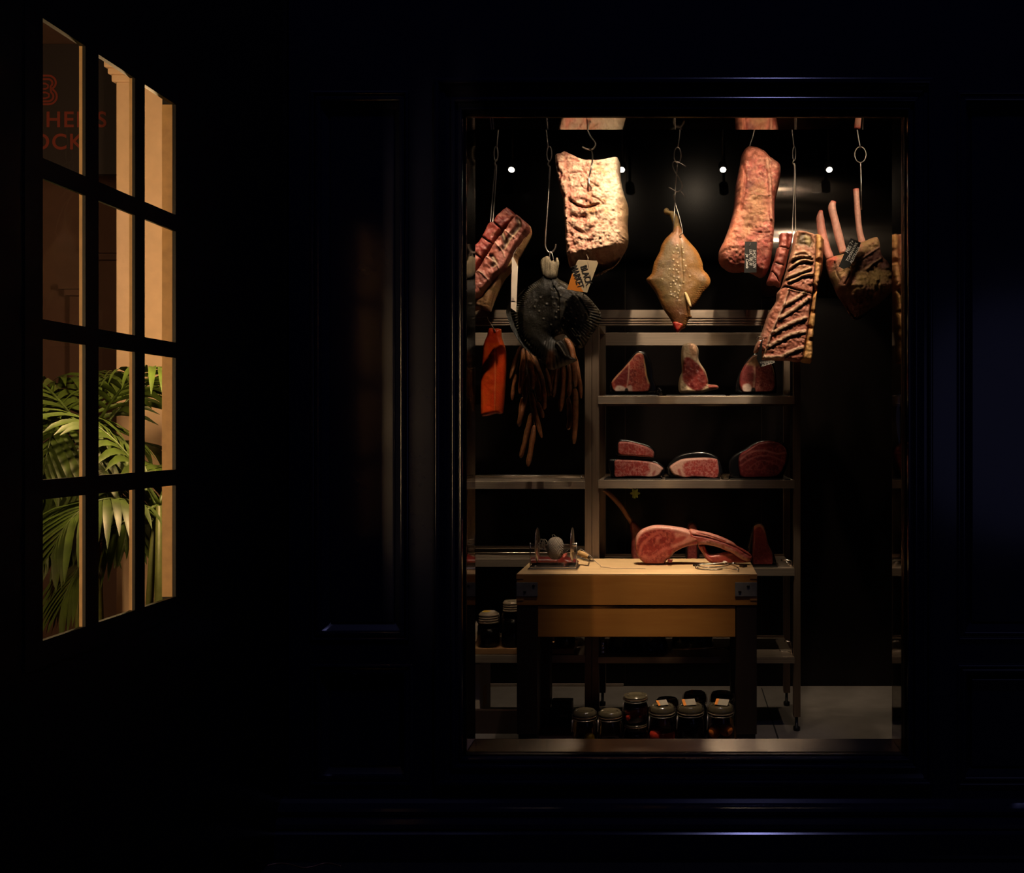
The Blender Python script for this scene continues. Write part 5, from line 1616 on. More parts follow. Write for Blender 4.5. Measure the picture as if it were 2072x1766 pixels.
def p2_(s):
    s.base((0.74, 0.58, 0.40)); s.mix((0.80, 0.64, 0.46), sstep(0.4, 0.6, fbm(s.U, s.V, 8, 3, 111)))
    m = s.poly(Z7([(920, 482), (960, 468), (1020, 510), (1090, 580), (1128, 660), (1132, 705), (1110, 735), (1050, 775), (990, 755), (925, 700), (905, 640), (908, 540)]), (0.33, 0.055, 0.045), 2.5, 1.0)
    s.mix((0.22, 0.03, 0.03), m * sstep(0.45, 0.65, fbm(s.U, s.V, 10, 3, 112)) * 0.7)
    s.mix((0.55, 0.2, 0.16), m * sstep(0.88, 0.96, ridge(s.U, s.V, 8, 3, 113)) * 0.4)
    s.poly(Z7([(1140, 712), (1220, 720), (1225, 745), (1150, 755)]), (0.40, 0.07, 0.05), 2, 0.95)
    s.mix((0.55, 0.22, 0.10), s.poly(Z7([(960, 345), (1020, 355), (1030, 460), (990, 470)]), None, 3) * 0.5)
    s.stroke(Z7([(1020, 360), (1040, 420), (1030, 500)]), 1.5, (0.24, 0.10, 0.05), a=0.6)
    s.rough(0.004, 6, 4, 114)
cutpiece('bone_in_steak', Z7([(895, 400), (910, 352), (960, 332), (1022, 345), (1052, 395), (1050, 470), (1070, 520), (1115, 590), (1140, 680), (1142, 708), (1220, 716), (1230, 750), (1150, 768), (1080, 788), (990, 790), (885, 788), (868, 720), (880, 640), (900, 590), (893, 480)]), Y1,
         'tall steak rimmed with thick cream fat, middle of the top shelf', p2_, None, thick=0.05, r=6, seed=111, floor=S1 + 0.0065)
def p3_(s):
    beefy(s, (0.36, 0.08, 0.065), (0.58, 0.26, 0.2), 0.6, 6, 121)
    s.poly(Z7([(1430, 640), (1480, 540), (1540, 560), (1540, 680), (1430, 680)]), (0.20, 0.035, 0.04), 3, 0.75)
    s.stroke(Z7([(1560, 480), (1560, 620), (1550, 740)]), 3, (0.60, 0.36, 0.27), a=0.8)
    s.poly(Z7([(1455, 720), (1500, 705), (1530, 730), (1525, 775), (1460, 775)]), (0.78, 0.62, 0.54), 2, 0.95)
    s.poly(Z7([(1490, 520), (1560, 450), (1600, 480), (1600, 540), (1530, 540)]), (0.62, 0.42, 0.24), 4, 0.75)
    s.stroke(Z7([(1720, 545), (1745, 640), (1750, 720)]), 2.5, (0.70, 0.48, 0.24), a=0.9)
    s.poly(Z7([(1535, 745), (1565, 745), (1565, 790), (1530, 790)]), (0.015, 0.008, 0.008), 1.2, 1.0)
cutpiece('t_bone_cut', Z7([(1480, 520), (1540, 455), (1580, 440), (1640, 470), (1700, 510), (1725, 545), (1745, 620), (1752, 720), (1722, 782), (1640, 788), (1570, 788), (1530, 788), (1450, 785), (1420, 700), (1430, 620), (1455, 560)]), Y1,
         'T-bone cut in black wrapping under the end of the rib slab, rightmost on top shelf', p3_,
         Z7([(1470, 515), (1540, 445), (1600, 432), (1690, 480), (1740, 540), (1758, 640), (1762, 760), (1740, 792), (1440, 790), (1390, 740), (1410, 640)]), 0.2, seed=121, floor=S1 + 0.0065)
def wag(sd, fatcap=None, lo=(0.43, 0.085, 0.075)):
    def f(s):
        s.base(lo)
        s.mix((0.66, 0.34, 0.30), sstep(0.74, 0.92, ridge(s.U, s.V, 5, 4, sd)) * 0.65)
        s.mix((0.30, 0.04, 0.045), sstep(0.5, 0.7, fbm(s.U, s.V, 5, 3, sd + 4)) * 0.5)
        s.mix((0.64, 0.38, 0.34), sstep(2.2, 0.6, s.D) * 0.7)
        if fatcap:
            for pl in fatcap[:-1]:
                s.poly(Z7(pl), (0.70, 0.45, 0.38), 3.5, 0.95)
            for pl in fatcap[-1]:
                s.poly(Z7(pl), (0.40, 0.09, 0.08), 2, 0.8)
        s.rough(0.0008, 4, 3, sd + 7)
    return f
Y2 = 4.96
cutpiece('marbled_cut', Z7([(290, 1400), (400, 1395), (560, 1405), (660, 1425), (727, 1470), (722, 1500), (690, 1545), (620, 1562), (540, 1556), (400, 1556), (290, 1560), (285, 1480)]), Y2, 'marbled beef cut with white fat on its right end, lower one of the stacked pair',
         wag(131, [[(600, 1430), (660, 1430), (725, 1470), (700, 1540), (640, 1560), (560, 1556), (610, 1500)], [[(630, 1520), (655, 1490), (660, 1510), (640, 1545)]]]),
         Z7([(230, 1410), (270, 1388), (420, 1388), (600, 1394), (690, 1420), (742, 1475), (735, 1520), (690, 1568), (300, 1570), (245, 1520)]), 0.2, seed=131, floor=S2 + 0.0065)
cutpiece('marbled_cut', Z7([(320, 1240), (360, 1228), (440, 1235), (520, 1255), (600, 1285), (642, 1318), (648, 1350), (635, 1378), (560, 1370), (440, 1362), (330, 1350), (315, 1300)]), Y2 - 0.004, 'small marbled beef cut lying on top of another wrapped cut', wag(141),
         Z7([(300, 1270), (325, 1212), (380, 1208), (470, 1225), (600, 1260), (655, 1310), (660, 1372), (610, 1378), (440, 1372), (310, 1362)]), 0.16, seed=141)
cutpiece('marbled_cut', Z7([(785, 1470), (820, 1430), (900, 1390), (1000, 1380), (1120, 1376), (1200, 1385), (1228, 1412), (1230, 1562), (1100, 1562), (990, 1557), (940, 1567), (860, 1547), (820, 1530)]), Y2, 'marbled beef cut with white fat on its left end, beside the dark roast',
         wag(151, [[(785, 1470), (820, 1430), (900, 1390), (1000, 1382), (1120, 1378), (1120, 1392), (1000, 1400), (920, 1430), (910, 1500), (930, 1560), (860, 1545), (820, 1530)], [[(860, 1490), (880, 1480), (900, 1540), (880, 1540)]]]),
         Z7([(765, 1460), (810, 1400), (880, 1350), (1000, 1325), (1100, 1322), (1190, 1350), (1240, 1400), (1245, 1568), (860, 1570), (770, 1530)]), 0.2, seed=151, floor=S2 + 0.0065)
def p4_(s):
    beefy(s, (0.25, 0.042, 0.045), (0.44, 0.15, 0.14), 0.45, 9, 161, (0.14, 0.02, 0.025))
    s.stroke(Z7([(1425, 1400), (1520, 1330), (1640, 1310), (1760, 1340), (1840, 1330)]), 3, (0.50, 0.22, 0.20), a=0.7)
    s.stroke(Z7([(1430, 1450), (1560, 1370), (1700, 1360), (1840, 1420)]), 2.5, (0.44, 0.17, 0.16), a=0.6)
    s.stroke(Z7([(1500, 1480), (1620, 1400), (1760, 1440), (1800, 1500)]), 2, (0.42, 0.16, 0.15), a=0.5)
cutpiece('round_roast', Z7([(1420, 1360), (1500, 1300), (1600, 1240), (1720, 1225), (1800, 1250), (1850, 1310), (1855, 1400), (1822, 1490), (1760, 1555), (1600, 1564), (1450, 1560), (1422, 1500)]), Y2, 'big dark round roast in black wrapping at the right of the second shelf', p4_,
         Z7([(1330, 1420), (1380, 1350), (1470, 1300), (1590, 1226), (1740, 1212), (1820, 1235), (1868, 1310), (1870, 1410), (1830, 1520), (1780, 1572), (1400, 1572), (1335, 1520)]), 0.2, seed=161, floor=S2 + 0.0065)
def p5_(s):
    beefy(s, (0.24, 0.04, 0.04), (0.4, 0.14, 0.12), 0.4, 9, 171)
    s.stroke(ZS([(1600, 70), (1660, 160), (1700, 300), (1740, 400)]), 3, (0.46, 0.24, 0.17), a=0.7)
    s.stroke(ZS([(1525, 100), (1580, 66), (1640, 90)]), 5, (0.50, 0.24, 0.14), a=0.7)
cutpiece('dark_roast', ZS([(1522, 110), (1545, 72), (1590, 58), (1640, 80), (1670, 150), (1700, 290), (1745, 400), (1748, 520), (1700, 536), (1560, 536), (1510, 520), (1512, 300)]), 4.96, 'dark upright cut in black wrapping on the third shelf, right of the steak bone', p5_,
         ZS([(1480, 200), (1520, 90), (1580, 45), (1650, 70), (1690, 170), (1760, 400), (1765, 540), (1440, 542), (1440, 400)]), 0.18, seed=171, floor=S3 + 0.0065)
cutpiece('dark_roast', ZS([(760, 90), (790, 48), (830, 45), (870, 90), (865, 250), (870, 430), (860, 530), (760, 530), (750, 300)]), 5.02, 'narrow dark cut on the third shelf, half hidden behind the steak', lambda s: beefy(s, (0.24, 0.05, 0.045), (0.4, 0.14, 0.12), 0.4, 9, 181),
         ZS([(740, 100), (780, 36), (840, 34), (885, 90), (885, 540), (740, 540)]), 0.16, seed=181, floor=S3 + 0.0065)
# tomahawk lying on the third shelf, its bone leaning up to the left
def tomahawk_back():
    Y = 5.06
    root = thing('tomahawk_steak', 'tomahawk steak on the third shelf, its long brown bone leaning up to the left', 'meat', tuple(P(1300, 1142, Y)))
    bone_tube('bone', Z8([(672, 104), (720, 140), (790, 215), (840, 290), (880, 350), (920, 420)]), [0.010, 0.013, 0.013, 0.013, 0.015, 0.018], Y, root, (0.42, 0.20, 0.10), (0.50, 0.30, 0.16), 6)
    s = Slab(Z8([(850, 330), (880, 310), (930, 355), (1010, 380), (1060, 450), (1060, 560), (1000, 612), (900, 612), (862, 560), (858, 430)]), Y, 0.03, 0.03, 7, 1.5, 3, seed=19)
    beefy(s, (0.22, 0.04, 0.03), (0.36, 0.13, 0.1), 0.5, 8, 191)
    s.build('meat', M['flesh'], root, S3 + 0.0005)
tomahawk_back()
# green star knob under the second shelf
def star():
    c = P(1285, 998, 4.93)
    k = 4.93 / F
    V, Fc = [], []
    pr = []
    n = 60
    for i in range(n):
        a = 2 * PI * i / n
        pr.append((math.cos(a) * k * (8.2 + 2.2 * math.cos(6 * a)), math.sin(a) * k * (8.2 + 2.2 * math.cos(6 * a))))
    for y, sc_ in ((0.0, 0.86), (0.003, 1.0), (0.010, 1.0), (0.013, 0.86)):
        for (x, z) in pr:
            V.append((c.x + x * sc_, c.y - 0.006 + y, c.z + z * sc_))
    for j in range(3):
        for i in range(n):
            Fc.append((j * n + i, j * n + (i + 1) % n, (j + 1) * n + (i + 1) % n, (j + 1) * n + i))
    Fc += [tuple(range(n)), tuple(3 * n + i for i in range(n))]
    root = thing('star_knob', 'small pale green star shaped knob under the second shelf', 'knob', tuple(c - Vector((0, 0, 0.02))))
    bm = bmesh.new(); me = bpy.data.meshes.new('k'); me.from_pydata(V, [], Fc); bm.from_mesh(me)
    from_bm('knob', bm, M['green'], root)
    tube('bolt', [c + Vector((0, 0.006, 0.0)), c + Vector((0, 0.012, 0.02)), (c.x, c.y + 0.014, S2 - 0.002)], 0.004, M['chrome'], root, 8)
    tube('stub', [P(1284, 1004, 4.928), P(1284, 1008, 4.928)], 0.006, M['green'], root, 10)
star()
# small glass dish between the marbled cut and the roast, a rolled scrap on the top shelf
o = lathe('glass_dish', [(0.018, 0), (0.022, 0.004), (0.026, 0.02), (0.024, 0.022), (0.019, 0.006), (0.0001, 0.005)], (X(1468, 4.93), 4.935, S2), M['jar_glass'])
tag(o, 'small clear glass dish between the marbled cut and the dark roast', 'dish')
o = tubes('twisted_wrap', [([P(1328, 790, 4.95), P(1333, 786, 4.945), P(1338, 790, 4.94), P(1334, 794, 4.938), P(1329, 795, 4.94), P(1340, 796.5, 4.935)], 0.006)], M['wrap'], segs=8)
tag(o, 'twisted end of shiny black film beside the left T-bone cut', 'film')

# ------------------------------------------------------------------ butcher block
YK, YKB = 4.33, 4.85
kx = lambda px: X(px, YK)
kz = lambda py: Z(py, YK)
TOP = kz(1161)
def block():
    root = thing('butcher_block', 'thick beech butcher block on dark oak legs in the middle of the display room', 'butcher block', ((kx(1045) + kx(1532)) / 2, (YK + YKB) / 2, 0))
    x0, x1 = kx(1045), kx(1532)
    zb = kz(1225)
    box('block_side', x0, x1, YK, YKB, zb, TOP - 0.004, M['wood_side'], root, 0.003)
    box('cutting_top', x0, x1, YK, YKB, TOP - 0.0038, TOP, M['wood_top'], root, 0.0018)
    # dovetail ends at the corners
    for a, b2 in ((1045, 1059), (1518, 1532)):
        boxes('corner_joint', [(kx(a) - 0.0006, kx(b2), YK - 0.0012, YK + 0.01, kz(1171), kz(1162)), (kx(a) - 0.0006, kx(b2), YK - 0.0012, YK + 0.01, kz(1215), kz(1206))], M['wood_end'], root)
    for a, b2, sc in ((1045, 1088, ((1080, 1185), (1062, 1197))), (1488, 1531, ((1514, 1186), (1497, 1197)))):
        pl = boxes('corner_plate', [(kx(a) - 0.0015, kx(b2), YK - 0.003, YK + 0.001, kz(1206), kz(1178))] +
                   [((kx(a) - 0.002, kx(a) + 0.001, YK - 0.003, YK + 0.09, kz(1206), kz(1178)) if a < 1200 else (kx(b2) - 0.001, kx(b2) + 0.002, YK - 0.003, YK + 0.09, kz(1206), kz(1178)))], M['plate'], root)
        for sx, sy in sc:
            lathe('screw', [(0.0001, -0.0012), (0.006, -0.0012), (0.0075, 0.001), (0.0075, 0.002)], (kx(sx), YK - 0.0035, kz(sy)), M['bronze'], pl, 14, axis='Y')
    box('apron', kx(1088), kx(1488), YK + 0.003, YK + 0.033, kz(1289), zb - 0.004, M['wood_side'], root, 0.002)
    box('apron', kx(1070), kx(1078), YK + 0.09, YKB - 0.09, kz(1289), zb - 0.004, M['wood_side'], root, 0.002)
    box('apron', kx(1498), kx(1506), YK + 0.09, YKB - 0.09, kz(1289), zb - 0.004, M['wood_side'], root, 0.002)
    box('apron', kx(1088), kx(1488), YKB - 0.045, YKB - 0.015, kz(1289), zb - 0.004, M['wood_side'], root, 0.002)
    w = kx(1087) - kx(1045)
    for a in (x0 + 0.001, x1 - w - 0.001):
        for y in (YK + 0.002, YKB - w - 0.002):
            lg = box('leg', a, a + w, y, y + w, kz(1486), zb, M['leg'], root, 0.003)
            box('leg_end', a + 0.0005, a + w - 0.0005, y + 0.0005, y + w - 0.0005, kz(1486), kz(1455), M['leg_foot'], lg) if False else None
            box('foot', a + 0.006, a + w - 0.006, y + 0.006, y + w - 0.006, 0.0, kz(1486), M['rubber'], lg, 0.002)
    box('lower_board', x0 + w * 0.3, x1 - w * 0.3, YK + 0.03, YKB - 0.10, 0.055, 0.075, M['wood_dark'], root, 0.002)
block()

# steak on the block
def tomahawk():
    Y = 4.63
    root = thing('tomahawk_steak', 'big raw tomahawk steak with its rib bone, standing on the butcher block', 'meat', (P(1400, 1142, Y).x, Y, TOP))
    s = Slab(ZS([(145, 260), (165, 180), (230, 115), (340, 75), (430, 68), (560, 78), (700, 100), (770, 125), (860, 185), (900, 215), (880, 290), (850, 300), (760, 315), (680, 345), (610, 385), (560, 440), (500, 490), (495, 515), (430, 522), (300, 520), (250, 510), (190, 455), (150, 370)]),
             Y, 0.030, 0.035, 9, 1.2, 3, seed=20, jitter=0.3, power=2.6)
    U, V = s.U, s.V
    zx = (U - 1260) * 5.755; zy = (V - 1050) * 5.755
    s.base((0.30, 0.034, 0.030))
    s.mix((0.22, 0.018, 0.018), sstep(0.45, 0.65, fbm(U, V, 12, 3, 201)) * 0.7)
    s.mix((0.46, 0.13, 0.105), sstep(0.86, 0.95, ridge(U, V, 13, 4, 202)) * 0.7)
    s.stroke(ZS([(200, 400), (225, 300), (280, 240), (370, 170), (450, 140)]), 5, (0.50, 0.14, 0.11), soft=4, a=0.85)
    s.stroke(ZS([(260, 430), (330, 440), (400, 400), (470, 350), (540, 330)]), 6, (0.52, 0.15, 0.12), soft=5, a=0.75)
    s.poly(ZS([(600, 150), (720, 160), (820, 195), (880, 220), (800, 270), (680, 290), (600, 320), (560, 300), (620, 230)]), (0.66, 0.30, 0.23), 4, 0.85)
    s.poly(ZS([(580, 290), (620, 220), (700, 190), (740, 205), (690, 250), (630, 275)]), (0.36, 0.05, 0.04), 3, 0.85)
    s.stroke(ZS([(155, 300), (200, 190), (290, 130), (430, 110), (560, 125), (700, 160), (860, 210)]), 2, (0.58, 0.20, 0.15), a=0.5)
    rimm = s.poly(ZS([(140, 300), (160, 180), (230, 110), (340, 66), (430, 60), (560, 70), (700, 92), (790, 130), (880, 195), (800, 180), (700, 150), (560, 118), (430, 105), (300, 125), (210, 180), (165, 260)]), (0.74, 0.42, 0.34), 3, 0.9)
    s.mix((0.62, 0.22, 0.16), sstep(0.5, 0.7, fbm(U, V, 9, 3, 204)) * 0.4 * sstep(640, 500, zx))
    s.stroke(ZS([(600, 360), (700, 310), (850, 250)]), 3, (0.30, 0.04, 0.03), a=0.7, h=-0.004)
    s.stroke(ZS([(570, 330), (680, 280), (850, 225)]), 2, (0.60, 0.24, 0.18), a=0.6)
    s.rough(0.003, 12, 4, 205)
    s.build('meat', M['cut'], root, TOP + 0.0005)
    b = Slab(ZS([(780, 115), (860, 128), (1000, 155), (1130, 195), (1250, 250), (1300, 280), (1330, 310), (1400, 345), (1480, 400), (1505, 440), (1490, 490), (1440, 500), (1350, 455), (1260, 390), (1200, 370), (1150, 345), (1080, 320), (960, 298), (880, 300), (830, 250), (760, 200)]),
             Y - 0.01, 0.022, 0.03, 9, 1.1, 3, seed=21, jitter=0.4)
    zx = (b.U - 1260) * 5.755
    b.base((0.42, 0.09, 0.075))
    b.mix((0.74, 0.42, 0.36), b.poly(ZS([(870, 290), (960, 240), (1100, 270), (1250, 330), (1400, 420), (1495, 480), (1440, 500), (1260, 395), (1150, 345), (960, 300)]), None, 3) * 0.75)
    b.mix((0.76, 0.42, 0.33), b.poly(ZS([(760, 110), (1000, 150), (1250, 248), (1330, 305), (1300, 300), (1150, 250), (950, 190), (820, 165)]), None, 3) * 0.6)
    b.stroke(ZS([(820, 180), (960, 205), (1120, 250), (1300, 320), (1480, 430)]), 2.5, (0.34, 0.05, 0.04), a=0.75, h=-0.006)
    b.stroke(ZS([(860, 160), (1000, 190), (1200, 260)]), 2, (0.40, 0.06, 0.05), a=0.6, h=-0.004)
    b.mix((0.36, 0.05, 0.04), sstep(0.56, 0.72, fbm(b.U, b.V, 7, 4, 206)) * 0.55)
    b.rough(0.004, 7, 4, 207)
    b.build('rib_bone', M['bone'], root, TOP + 0.0005)
    f = Slab(ZS([(880, 300), (950, 300), (965, 340), (1000, 395), (1040, 410), (1160, 390), (1280, 375), (1310, 400), (1400, 460), (1490, 490), (1480, 502), (1300, 510), (1100, 510), (1010, 500), (960, 450), (930, 400), (890, 350)]), Y + 0.005, 0.02, 0.03, 6, 1.1, 3, seed=22)
    f.base((0.50, 0.11, 0.09)); f.mix((0.68, 0.30, 0.24), f.poly(ZS([(1040, 405), (1160, 385), (1290, 372), (1300, 410), (1180, 420), (1060, 440)]), None, 3) * 0.8)
    f.mix((0.30, 0.03, 0.03), sstep(0.5, 0.7, fbm(f.U, f.V, 7, 4, 208)) * 0.6)
    f.stroke(ZS([(910, 300), (930, 360), (980, 430), (1040, 480)]), 2, (0.68, 0.32, 0.26), a=0.7)
    f.build('flap', M['flesh'], root, TOP + 0.0005)
    g = Slab(ZS([(520, 490), (540, 455), (555, 470), (580, 470), (575, 500), (550, 512)]), Y - 0.03, 0.006, 0.006, 2, 0.8, 3, seed=23)
    g.base((0.22, 0.02, 0.02)); g.build('scrap', M['flesh'], root, TOP + 0.0005)
tomahawk()

# twine stand
def twine_stand():
    Y0, Y1_ = 4.42, 4.60
    zt = TOP
    root = thing('twine_stand', 'small steel stand with two discs holding a ball of string, left on the butcher block', 'twine stand', (X(1121, 4.5), 4.5, zt))
    Y = 4.5
    x0, x1 = X(1075, Y), X(1168, Y)
    bm = bmesh.new()
    add_box(bm, x0 - 0.008, x1 + 0.008, 4.435, 4.575, zt + 0.0005, zt + 0.008, 0.002)
    add_box(bm, x0, x1, 4.445, 4.565, zt + 0.006, zt + 0.020, 0.005)
    from_bm('base', bm, M['chrome'], root, recalc=False)
    zax = Z(1102, Y)
    tube('axle', [(X(1072, Y), Y, zax), (X(1167, Y), Y, zax)], 0.0035, M['chrome'], root, 10)
    for px in (1073, 1166.5):
        tube('upright', [(X(px, Y), Y, zt + 0.012), (X(px, Y), Y, zax + 0.010)], 0.0028, M['chrome'], root, 8)
    for px, tilt in ((1087.5, 0.0), (1158, 0.1)):
        R = 34.5 * Y / F
        o = lathe('disc', [(0.0001, -0.0015), (R, -0.0015), (R + 0.001, 0), (R, 0.0015), (0.0001, 0.0015)], (X(px, Y), Y, zax), M['chrome'], root, 40, axis='X')
    o = lathe('end_nut', [(0.0001, -0.008), (0.010, -0.008), (0.010, 0.006), (0.0001, 0.006)], (X(1163, Y), Y, zax), M['chrome'], root, 16, axis='X')
    # ball of string wound in slanting turns
    c = Vector((X(1124, Y), Y, Z(1109, Y)))
    rx, rz_ = 16.5 * Y / F, 22.5 * Y / F
    V, Fc = [], []
    nu, nv = 160, 80
    for i in range(nv + 1):
        th = PI * i / nv
        for j in range(nu):
            ph = 2 * PI * j / nu
            d = Vector((math.sin(th) * math.cos(ph), math.sin(th) * math.sin(ph), math.cos(th)))
            w1 = math.sin((d.z * 0.72 + d.x * 0.70) * 46)
            w2 = math.sin((d.z * 0.55 - d.x * 0.80 + d.y * 0.3) * 40)
            sel = 1 if math.sin(d.x * 5 + d.z * 3 + d.y * 4) > 0 else 0
            e = (abs(d.x) ** 3 + abs(d.z) ** 3 + abs(d.y) ** 3) ** (-1 / 3)
            e = 0.5 + 0.5 * e
            k = 1 + 0.03 * (w1 if sel else w2)
            V.append((c.x + d.x * rx * e * k, c.y + d.y * rx * e * k, c.z + d.z * rz_ * e * k))
    for i in range(nv):
        for j in range(nu):
            a = i * nu + j; b2 = i * nu + (j + 1) % nu
            Fc.append((a, b2, b2 + nu, a + nu))
    mesh('string_ball', V, Fc, M['string'], root, True)
    loose = []
    rnd = random.Random(9)
    for k in range(7):
        cx_ = 1093 + k * 2.2
        pts = [P(cx_ + (q[0]), q[1], Y - 0.01 + 0.02 * rnd.random()) for q in oval(0, 1103 + rnd.uniform(-3, 3), rnd.uniform(3, 5), rnd.uniform(6, 11), rnd.random() * 6, 12)]
        loose.append((pts, 0.0013))
    loose.append(([P(1119, 1087, Y), P(1117, 1082, Y - 0.004), P(1120, 1081, Y - 0.004), P(1126, 1086, Y)], 0.0013))
    loose.append(([P(1141, 1104, Y), P(1150, 1106, Y), P(1153, 1110, Y - 0.01), P(1145, 1116, Y), P(1139, 1120, Y)], 0.0013))
    loose.append(([P(1128, 1131, Y), P(1127, 1136, Y - 0.01), P(1130, 1140, Y - 0.02)], 0.0013))
    tubes('loose_string', loose, M['string'], root, 6)
    # the free end runs over a ring and down across the board
    tz = lambda px, py: P(px, py, (CZ - TOP - 0.0022) * F / (py - VY))
    pts = [P(1166, 1120, Y), P(1170, 1116, Y), P(1175, 1111, Y), P(1179, 1113, Y), P(1192, 1122, 4.49), P(1205, 1136, 4.48), P(1214, 1143.5, 4.475)]
    run = [tz(1216, 1146.5), tz(1225, 1147.5), tz(1240, 1149.5), tz(1255, 1150), tz(1275, 1149.5), tz(1306, 1150.5)]
    tube('string_end', catmull(pts, 4) + catmull(run, 5), 0.0014, M['string'], root, 6)
twine_stand()
# red cut lying behind the stand
def red_cut():
    Y = 4.70
    root = Slab(ZW([(100, 650), (140, 615), (300, 610), (420, 608), (560, 612), (640, 560), (690, 548), (698, 600), (720, 620), (800, 640), (880, 680), (870, 700), (700, 712), (400, 712), (120, 712)]), Y, 0.05, 0.06, 5, 1.1, 3, seed=24)
    root.base((0.20, 0.022, 0.022)); root.mix((0.13, 0.015, 0.016), sstep(0.45, 0.65, fbm(root.U, root.V, 10, 3, 211)))
    root.mix((0.60, 0.18, 0.14), root.poly(ZW([(640, 560), (690, 545), (700, 580), (650, 590)]), None, 2) * 0.9)
    o = root.build('red_beef_cut', M['cut'], None, TOP + 0.0008)
    tag(o, 'dark red cut of beef lying behind the twine stand on the block', 'meat')
red_cut()
# knife
def knife():
    root = thing('knife', 'knife with a pale wooden handle lying beside the twine stand', 'knife', (X(1190, 4.66), 4.66, TOP))
    zt = lambda px, py, h: P(px, py, (CZ - TOP - h) * F / (py - VY))
    pts = [P(1168, 1117, 4.62), P(1174, 1119, 4.62), P(1184, 1123, 4.60), P(1192, 1127, 4.58)]
    c = catmull(pts, 5)
    n = len(c)
    tube('handle', c, [0.009 + 0.0045 * math.sin(PI * i / (n - 1)) for i in range(n)], M['knife_wood'], root, 14)
    tube('ferrule', [P(1191, 1126.5, 4.582), P(1194, 1128, 4.578)], 0.010, M['bronze'], root, 12)
    h = 0.004
    bl = [zt(1172, 1129, h), zt(1190, 1131.5, h), zt(1200, 1132, h), zt(1203, 1135, h), zt(1190, 1135.5, h), zt(1178, 1131.5, h)]
    V = bl + [p - Vector((0, 0, 0.0025)) for p in bl]
    m_ = len(bl)
    Fc = [tuple(range(m_)), tuple(m_ + i for i in reversed(range(m_)))] + [(i, m_ + i, m_ + (i + 1) % m_, (i + 1) % m_) for i in range(m_)]
    bm = bmesh.new(); me = bpy.data.meshes.new('b'); me.from_pydata([tuple(v) for v in V], [], Fc); bm.from_mesh(me)
    from_bm('blade', bm, M['chrome'], root)
    tube('tang', [P(1192, 1128, 4.58), zt(1194, 1132, 0.006)], 0.003, M['chrome'], root, 8)
knife()
# loose hooks lying at the right front of the block
def lying(name, pl, r, label, h=0.004, mat='wire'):
    pts = [P(q[0], q[1], min(4.555, (CZ - TOP - (q[2] if len(q) > 2 else h)) * F / (q[1] - VY))) for q in pl]
    o = tube(name, pts, r, M[mat], None, 8, True, 5)
    return tag(o, label, 'hook')
lying('meat_hook', ZS([(1200, 490), (1170, 495), (1190, 520), (1250, 530), (1340, 565), (1345, 590), (1310, 590), (1180, 570), (1000, 565)]), 0.0028, 'steel hook with a wide bend lying on top of the hook pile on the block', 0.010)
lying('meat_hook', ZS([(870, 560), (885, 530), (1000, 525), (1150, 510), (1220, 500)]), 0.0028, 'straight steel hook lying at the back of the hook pile on the block', 0.006)
lying('meat_hook', ZS([(850, 545), (860, 575), (960, 585), (1100, 590), (1160, 580)]), 0.0026, 'thin steel hook lying at the front of the hook pile on the block', 0.003)
lying('meat_hook', ZS([(880, 535), (930, 560), (1060, 560), (1220, 540), (1260, 530)]), 0.0026, 'steel hook lying crosswise through the hook pile on the block', 0.016)
o = box('clip', 0, 0.028, 0, 0.03, 0, 0.012, M['bronze'], None, 0.003)
c = P(1504, 1147, (CZ - TOP) * F / 276)
o.location = (c.x, c.y, TOP); o.rotation_euler = (0, 0, 0.6)
tag(o, 'short dark metal clip at the right front corner of the block', 'clip')
o = box('clip', 0, 0.026, 0, 0.022, 0, 0.012, M['bronze'], None, 0.003)
c = P(1408, 1144, (CZ - TOP) * F / 274)
o.location = (c.x, c.y, TOP); o.rotation_euler = (0, 0, -0.4)
tag(o, 'short dark metal clip at the left end of the hook pile', 'clip')
o = lathe('ring_nut', [(0.006, 0), (0.012, 0.002), (0.012, 0.014), (0.006, 0.016), (0.006, 0.0)], (X(1483, 4.62), 4.60, TOP), M['chrome'])
tag(o, 'small steel nut standing behind the hook pile on the block', 'nut')

